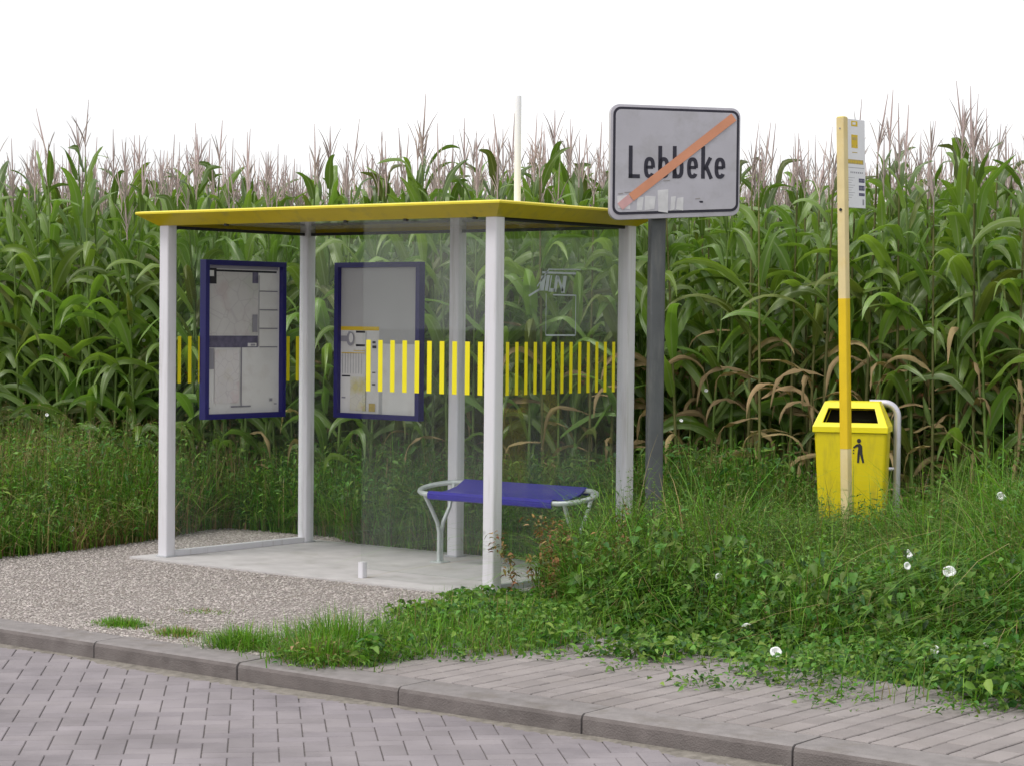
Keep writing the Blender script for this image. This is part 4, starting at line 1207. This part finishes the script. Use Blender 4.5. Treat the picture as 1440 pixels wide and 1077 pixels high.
# the rest of the field as one mass
qm = QM(); off = {'stalk': 0, 'foliage': 1, 'tassel': 4, 'ear': 5}
fmats = [M['stalk'], M['corn_leaf'], M['corn_dry'], M['corn_yellowing'], M['tassel'], M['husk'], M['silk']]
for (row, x, y, d, u, iv) in rest:
    v, meshes, dr = variants[random.randrange(12)]
    an = random.uniform(0, 6.283); c, s = math.cos(an), math.sin(an); sc = random.gauss(1.0, .036)
    for part in (('stalk', 'foliage', 'tassel') if row < 6 else ('foliage', 'tassel')):
        V, F, Mi, U = v[part]
        X = np.stack([(V[:, 0] * c - V[:, 1] * s) * sc + x, (V[:, 0] * s + V[:, 1] * c) * sc + y, V[:, 2] * sc - .035], 1)
        qm.add(X, F, Mi + off[part], U)
V, F, Mi, U = qm.arrays()
o = link(bpy.data.objects.new('corn_field', mesh_from('corn_field', V, F, Mi, fmats, U)))
tag(o, kind='stuff')
print('corn', len(single), len(rest), 'inview', len(inview), 'faces', len(F))

# ------------------------------------------------------------------ bindweed flowers
def flower_mesh():
    mb = MB(); n = 15
    prof = [(.003, -.040), (.005, -.020), (.013, -.004), (.028, .004), (.036, .001)]
    vs = []; fs = []
    for k, (r, z) in enumerate(prof):
        for i in range(n):
            q_ = 2 * math.pi * i / n; rr_ = r * (1 + (.035 if k >= 3 else 0) * math.cos(5 * q_)); vs.append((rr_ * math.cos(q_), rr_ * math.sin(q_), z))
    for k in range(len(prof) - 1):
        for i in range(n): fs.append((k * n + i, k * n + (i + 1) % n, (k + 1) * n + (i + 1) % n, (k + 1) * n + i))
    mb.add(vs, fs, M['petal'])
    mb.tube([(0, 0, -.03), (0, 0, -.004)], .003, M['pistil'], 6)
    return mb
fm0 = None
bpy.context.view_layer.update(); dg = bpy.context.evaluated_depsgraph_get()
FL = [(1278, 778, 11.6, 1.0, 'upper of two white bindweed flowers close together in the weeds below the bin'),
      (1276, 795, 11.5, .8, 'small white bindweed flower just under a larger one below the bin'),
      (1335, 803, 11.2, 1.15, 'largest white bindweed flower among the tall weeds, facing the road'),
      (1329, 789, 11.3, .75, 'half hidden bindweed flower touching the largest flower'),
      (1408, 697, 11.4, 1.0, 'topmost white bindweed flower in the tallest weeds'),
      (1050, 882, 11.35, 1.0, 'white bindweed flower low on the bank above the soil hollow'),
      (1091, 916, 11.0, 1.0, 'white bindweed flower in the ground cover nearest the pavement'),
      (1315, 913, 10.55, .8, 'white bindweed bud low over broad leaves near the pavement, left of a smaller bud'),
      (1386, 907, 10.5, .6, 'small white bindweed bud low among broad leaves beside the pavement'),
      (1404, 888, 10.6, .7, 'drooping white bindweed flower just above two low buds'),
      (1011, 810, 12.2, .7, 'faint bindweed flower in the grassy weeds in front of the sign post'),
      (993, 549, 14.7, .5, 'upper white bindweed flower climbing the corn beside the sign post'),
      (958, 591, 14.7, .5, 'lower white bindweed flower on the corn next to the sign post'),
      (202, 479, 16.8, .55, 'lone white bindweed flower climbing the corn beside the outer shelter post'),
      (66, 583, 16.2, .5, 'white bindweed flower at the foot of the corn above the grassy verge'),
      (100, 743, 15.2, .8, 'white bindweed flower at the bottom of the verge by the gravel')]
for (u, v, dpt, s, lb_) in FL:
    if fm0 is None:
        fo = flower_mesh().build('bindweed_flower', None, smooth=True); fm0 = fo
    else:
        fo = link(fm0.copy())
    d = px_ray(u, v); 
    hit, hloc, _n, _i, hob, _m = scene.ray_cast(dg, Vector(CAM), d.normalized(), distance=40)
    fo.location = (hloc - d.normalized() * .035) if hit else Vector(CAM) + d * dpt
    dr = (-d.normalized() + Vector((random.uniform(-.55, .55), random.uniform(-.55, .55), random.uniform(.0, .6)))).normalized()
    fo.rotation_mode = 'QUATERNION'; fo.rotation_quaternion = dr.to_track_quat('Z', 'Y'); fo.scale = (s * .78, s * .70, s * .78)
    tag(fo, lb_, 'flower', 'white bindweed flowers in the weeds')

# ------------------------------------------------------------------ camera
cd = bpy.data.cameras.new('camera'); cam = link(bpy.data.objects.new('camera', cd))
f0 = px_ray(720, 538.5); rt = (px_ray(820, 538.5) - px_ray(620, 538.5)).normalized(); fw_ = f0.normalized(); up = rt.cross(fw_).normalized()
mw = Matrix(((rt.x, up.x, -fw_.x, CAM[0]), (rt.y, up.y, -fw_.y, CAM[1]), (rt.z, up.z, -fw_.z, CAM[2]), (0, 0, 0, 1)))
cam.matrix_world = mw
cd.sensor_width = 36; cd.lens = 3066.263 / 1440 * 36; cd.clip_start = .1; cd.clip_end = 3000
scene.camera = cam

# ------------------------------------------------------------------ sky and sun (bright overcast)
w = bpy.data.worlds.new('World'); scene.world = w; w.use_nodes = True
t = w.node_tree; N = t.nodes; L = t.links; bg = N['Background']
SUN_EL, SUN_AZ = R(58), R(215)
sky = N.new('ShaderNodeTexSky'); sky.sky_type = 'NISHITA'; sky.sun_disc = False; sky.sun_elevation = SUN_EL; sky.sun_rotation = R(215)
sky.air_density = 1.0; sky.dust_density = 2.5; sky.ozone_density = 1.0
hs = N.new('ShaderNodeHueSaturation'); hs.inputs['Saturation'].default_value = .30; L.new(sky.outputs[0], hs.inputs['Color'])
tc = N.new('ShaderNodeTexCoord'); mp = N.new('ShaderNodeMapping'); mp.inputs['Scale'].default_value = (1, 1, 3.5)
L.new(tc.outputs['Generated'], mp.inputs[0])
nz = N.new('ShaderNodeTexNoise'); nz.inputs['Scale'].default_value = 1.6; nz.inputs['Detail'].default_value = 6; L.new(mp.outputs[0], nz.inputs['Vector'])
mr = N.new('ShaderNodeMapRange'); mr.inputs[1].default_value = .35; mr.inputs[2].default_value = .7; mr.inputs[3].default_value = .42; mr.inputs[4].default_value = 1
L.new(nz.outputs['Fac'], mr.inputs[0])
mx = N.new('ShaderNodeMix'); mx.data_type = 'RGBA'; L.new(mr.outputs[0], mx.inputs[0]); L.new(hs.outputs[0], mx.inputs[6]); mx.inputs[7].default_value = (8.4, 8.4, 8.5, 1)
L.new(mx.outputs[2], bg.inputs['Color']); bg.inputs['Strength'].default_value = .14
sd = bpy.data.lights.new('sun', 'SUN'); sd.energy = 1.5; sd.angle = R(16); sd.color = (1, .97, .92)
so = link(bpy.data.objects.new('sun', sd)); so.rotation_euler = (R(90) - SUN_EL, 0, 0)
# sun stands behind the camera to its side
az = Vector((math.cos(R(250)), math.sin(R(250)), 0)); dirv = -(az * math.cos(SUN_EL) + Vector((0, 0, math.sin(SUN_EL))))
so.rotation_euler = dirv.to_track_quat('-Z', 'Y').to_euler()
sky.sun_rotation = math.atan2(az.x, az.y)
vs_ = scene.view_settings; vs_.view_transform = 'Standard'; vs_.look = 'None'; vs_.exposure = 0.2; vs_.gamma = 1; vs_.use_curve_mapping = False
scene.cycles.max_bounces = 8; scene.cycles.transparent_max_bounces = 16; scene.cycles.diffuse_bounces = 3
